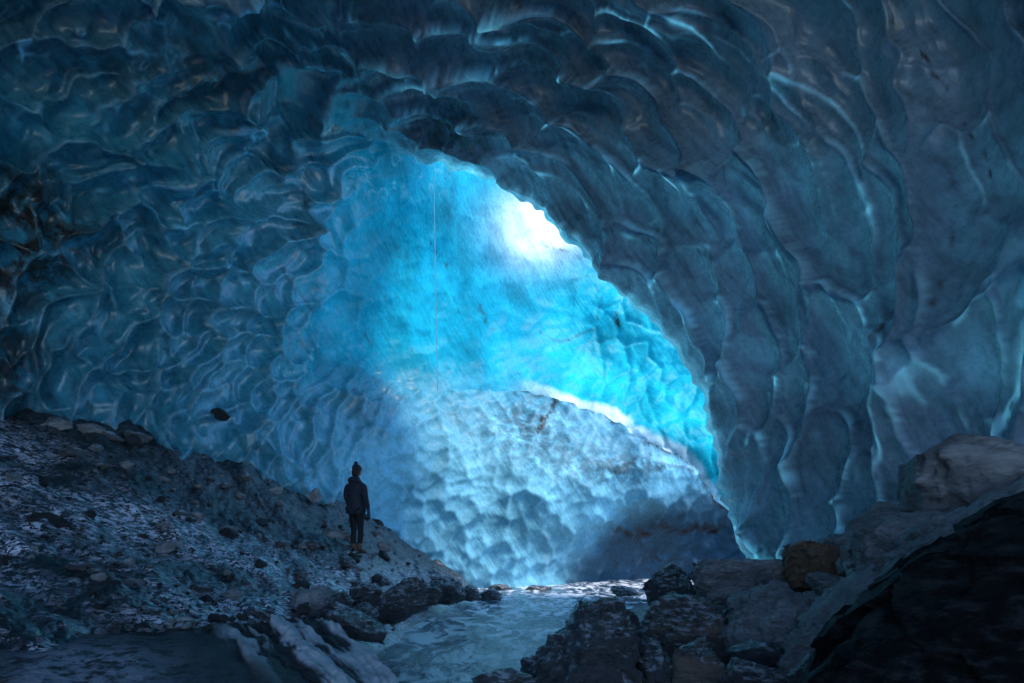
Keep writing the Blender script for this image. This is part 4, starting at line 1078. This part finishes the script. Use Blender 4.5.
# clothing
jk = blob('jacket', [(0, -0.005, 0.80, 0.205, 0.155), (0, 0, 0.88, 0.205, 0.16), (0, -0.01, 1.02, 0.178, 0.14), (0, -0.015, 1.14, 0.175, 0.14), (0, -0.02, 1.28, 0.205, 0.15),
                     (0, -0.015, 1.38, 0.20, 0.13), (0, -0.005, 1.44, 0.13, 0.105), (0, 0.0, 1.49, 0.085, 0.085)], navy, person, seg=36, wrinkle=0.016, seed=5)
for s, pts in ((1, [(0.15, -0.01, 1.39), (0.205, -0.015, 1.30), (0.235, -0.02, 1.14), (0.245, 0.02, 1.0), (0.25, 0.06, 0.89)]),
               (-1, [(-0.15, -0.01, 1.39), (-0.205, -0.01, 1.30), (-0.235, -0.01, 1.15), (-0.225, 0.06, 1.02), (-0.205, 0.11, 0.92)])):
    skin_object('sleeve', pts, [(0, 1), (1, 2), (2, 3), (3, 4)], [0.075, 0.073, 0.062, 0.054, 0.048], navy, jk)
hood = blob('hood', [(0, -0.055, 1.40, 0.10, 0.07), (0, -0.075, 1.44, 0.135, 0.10), (0, -0.07, 1.49, 0.130, 0.095), (0, -0.05, 1.525, 0.10, 0.075), (0, -0.04, 1.54, 0.06, 0.045)], navy, jk, wrinkle=0.012, seed=9)
skin_object('leggings', [(0, 0, 0.90), (0.085, 0, 0.84), (0.095, 0.015, 0.66), (0.10, 0.02, 0.49), (0.105, 0.0, 0.30), (0.105, -0.02, 0.13),
                         (-0.085, 0, 0.84), (-0.08, 0.02, 0.66), (-0.075, 0.03, 0.49), (-0.075, 0.02, 0.30), (-0.075, 0.02, 0.13)],
            [(0, 1), (1, 2), (2, 3), (3, 4), (4, 5), (0, 6), (6, 7), (7, 8), (8, 9), (9, 10)],
            [(0.15, 0.11), 0.095, 0.082, 0.060, 0.062, 0.043, 0.095, 0.082, 0.060, 0.062, 0.043], black, person)
hair_m = simple_mat('dark_hair', (0.02, 0.014, 0.010), 0.6, 0.8, 150)
blob('hair', [(0.0, -0.015, 1.55, 0.06, 0.05), (0.0, -0.01, 1.59, 0.078, 0.075), (0.005, 0.0, 1.63, 0.088, 0.088), (0.008, 0.008, 1.68, 0.088, 0.092), (0.008, 0.01, 1.72, 0.07, 0.075)], hair_m, person, wrinkle=0.006)
bn = blob('beanie', [(0.01, 0.028, 1.665, 0.088, 0.104), (0.01, 0.022, 1.69, 0.092, 0.108), (0.008, 0.015, 1.73, 0.088, 0.10), (0.005, 0.005, 1.775, 0.065, 0.072), (0.005, 0.0, 1.795, 0.028, 0.03)], knit, person, wrinkle=0.004)
ell('pompom', (0.005, -0.005, 1.812), (0.038, 0.038, 0.034), knit, bn)
for s, cx_, cy_ in ((1, 0.105, -0.02), (-1, -0.075, 0.02)):
    b_ = skin_object('boot', [(cx_, cy_ - 0.02, 0.22), (cx_, cy_ - 0.02, 0.08), (cx_ + 0.005, cy_ + 0.06, 0.055), (cx_ + 0.012, cy_ + 0.16, 0.045)], [(0, 1), (1, 2), (2, 3)],
                     [0.058, 0.056, 0.052, 0.042], boot_m, person)
    bm = bmesh.new(); bmesh.ops.create_cube(bm, size=1)
    bmesh.ops.transform(bm, matrix=Matrix.Translation((cx_ + 0.004, cy_ + 0.05, 0.012)) @ Matrix.Diagonal((0.10, 0.30, 0.028, 1)), verts=bm.verts)
    bmesh.ops.bevel(bm, geom=[e for e in bm.edges if abs(e.verts[0].co.z - e.verts[1].co.z) > 0.01], offset=0.035, segments=3, affect='EDGES')
    me = bpy.data.meshes.new('sole'); bm.to_mesh(me); bm.free(); link('sole', me, sole_m, b_)
# gloves: palm, four curled fingers and a thumb
for wx, wy, wz, s in ((0.25, 0.065, 0.87, 1), (-0.20, 0.12, 0.90, -1)):
    g = blob('glove', [(wx, wy + 0.012, wz - 0.10, 0.024, 0.042), (wx, wy + 0.008, wz - 0.06, 0.026, 0.046), (wx, wy, wz - 0.01, 0.030, 0.036), (wx, wy, wz + 0.03, 0.036, 0.038)], glove_m, person, seg=16)
    for k in range(4):
        fy_ = wy - 0.026 + 0.024 * k; ln = (0.068, 0.08, 0.084, 0.074)[k]
        skin_object('finger', [(wx, fy_ + 0.01, wz - 0.085), (wx - s * 0.006, fy_ + 0.012, wz - 0.085 - ln * .5), (wx - s * 0.024, fy_ + 0.014, wz - 0.085 - ln)], [(0, 1), (1, 2)], [0.0115, 0.0105, 0.009], glove_m, g, sub=1)
    skin_object('thumb', [(wx - s * 0.004, wy + 0.035, wz - 0.04), (wx - s * 0.012, wy + 0.062, wz - 0.075), (wx - s * 0.02, wy + 0.066, wz - 0.105)], [(0, 1), (1, 2)], [0.015, 0.012, 0.010], glove_m, g, sub=1)
# ------------------------------------------------------------------ camera, sky, sun
sc = bpy.context.scene
cam = bpy.data.cameras.new('camera'); cam.lens = 20.0; cam.sensor_width = 36.0
cam.shift_y = (HY - 341.5) / 1024.0; cam.clip_end = 2000; cam.clip_start = 0.05
co = bpy.data.objects.new('camera', cam); COL.objects.link(co)
co.location = (0, 0, CZ); co.rotation_euler = (math.radians(90), 0, 0)
sc.camera = co
SUN = Vector((0.60, -0.22, 0.85)).normalized()
w = bpy.data.worlds.new('World'); sc.world = w; w.use_nodes = True
nt = w.node_tree; nt.nodes.clear()
sky = nt.nodes.new('ShaderNodeTexSky'); sky.sky_type = 'NISHITA'; sky.sun_disc = False
sky.sun_elevation = math.asin(SUN.z); sky.sun_rotation = math.atan2(SUN.x, SUN.y)
sky.dust_density = 0.2; sky.ozone_density = 3.0; sky.altitude = 1200
bg = nt.nodes.new('ShaderNodeBackground'); bg.inputs[1].default_value = 0.15
wo = nt.nodes.new('ShaderNodeOutputWorld'); wb = nt.nodes.new('ShaderNodeMix'); wb.data_type = 'RGBA'; wb.blend_type = 'MULTIPLY'; wb.inputs[0].default_value = 1.0; wb.inputs[7].default_value = (0.76, 0.88, 1.0, 1)
nt.links.new(sky.outputs[0], wb.inputs[6]); nt.links.new(wb.outputs[2], bg.inputs[0]); nt.links.new(bg.outputs[0], wo.inputs[0])
sl = bpy.data.lights.new('sun', 'SUN'); sl.energy = 1.4; sl.angle = math.radians(14); sl.color = (1.0, 0.98, 0.95)
so = bpy.data.objects.new('sun', sl); COL.objects.link(so)
so.rotation_euler = SUN.to_track_quat('Z', 'Y').to_euler()
sc.view_settings.view_transform = 'Standard'; sc.view_settings.look = 'None'; sc.view_settings.gamma = 1.0
sc.view_settings.exposure = EXPOSURE
sc.cycles.use_denoising = True
sc.cycles.max_bounces = 8; sc.cycles.diffuse_bounces = 5; sc.cycles.glossy_bounces = 3; sc.cycles.transmission_bounces = 4
sc.cycles.sample_clamp_indirect = 6.0
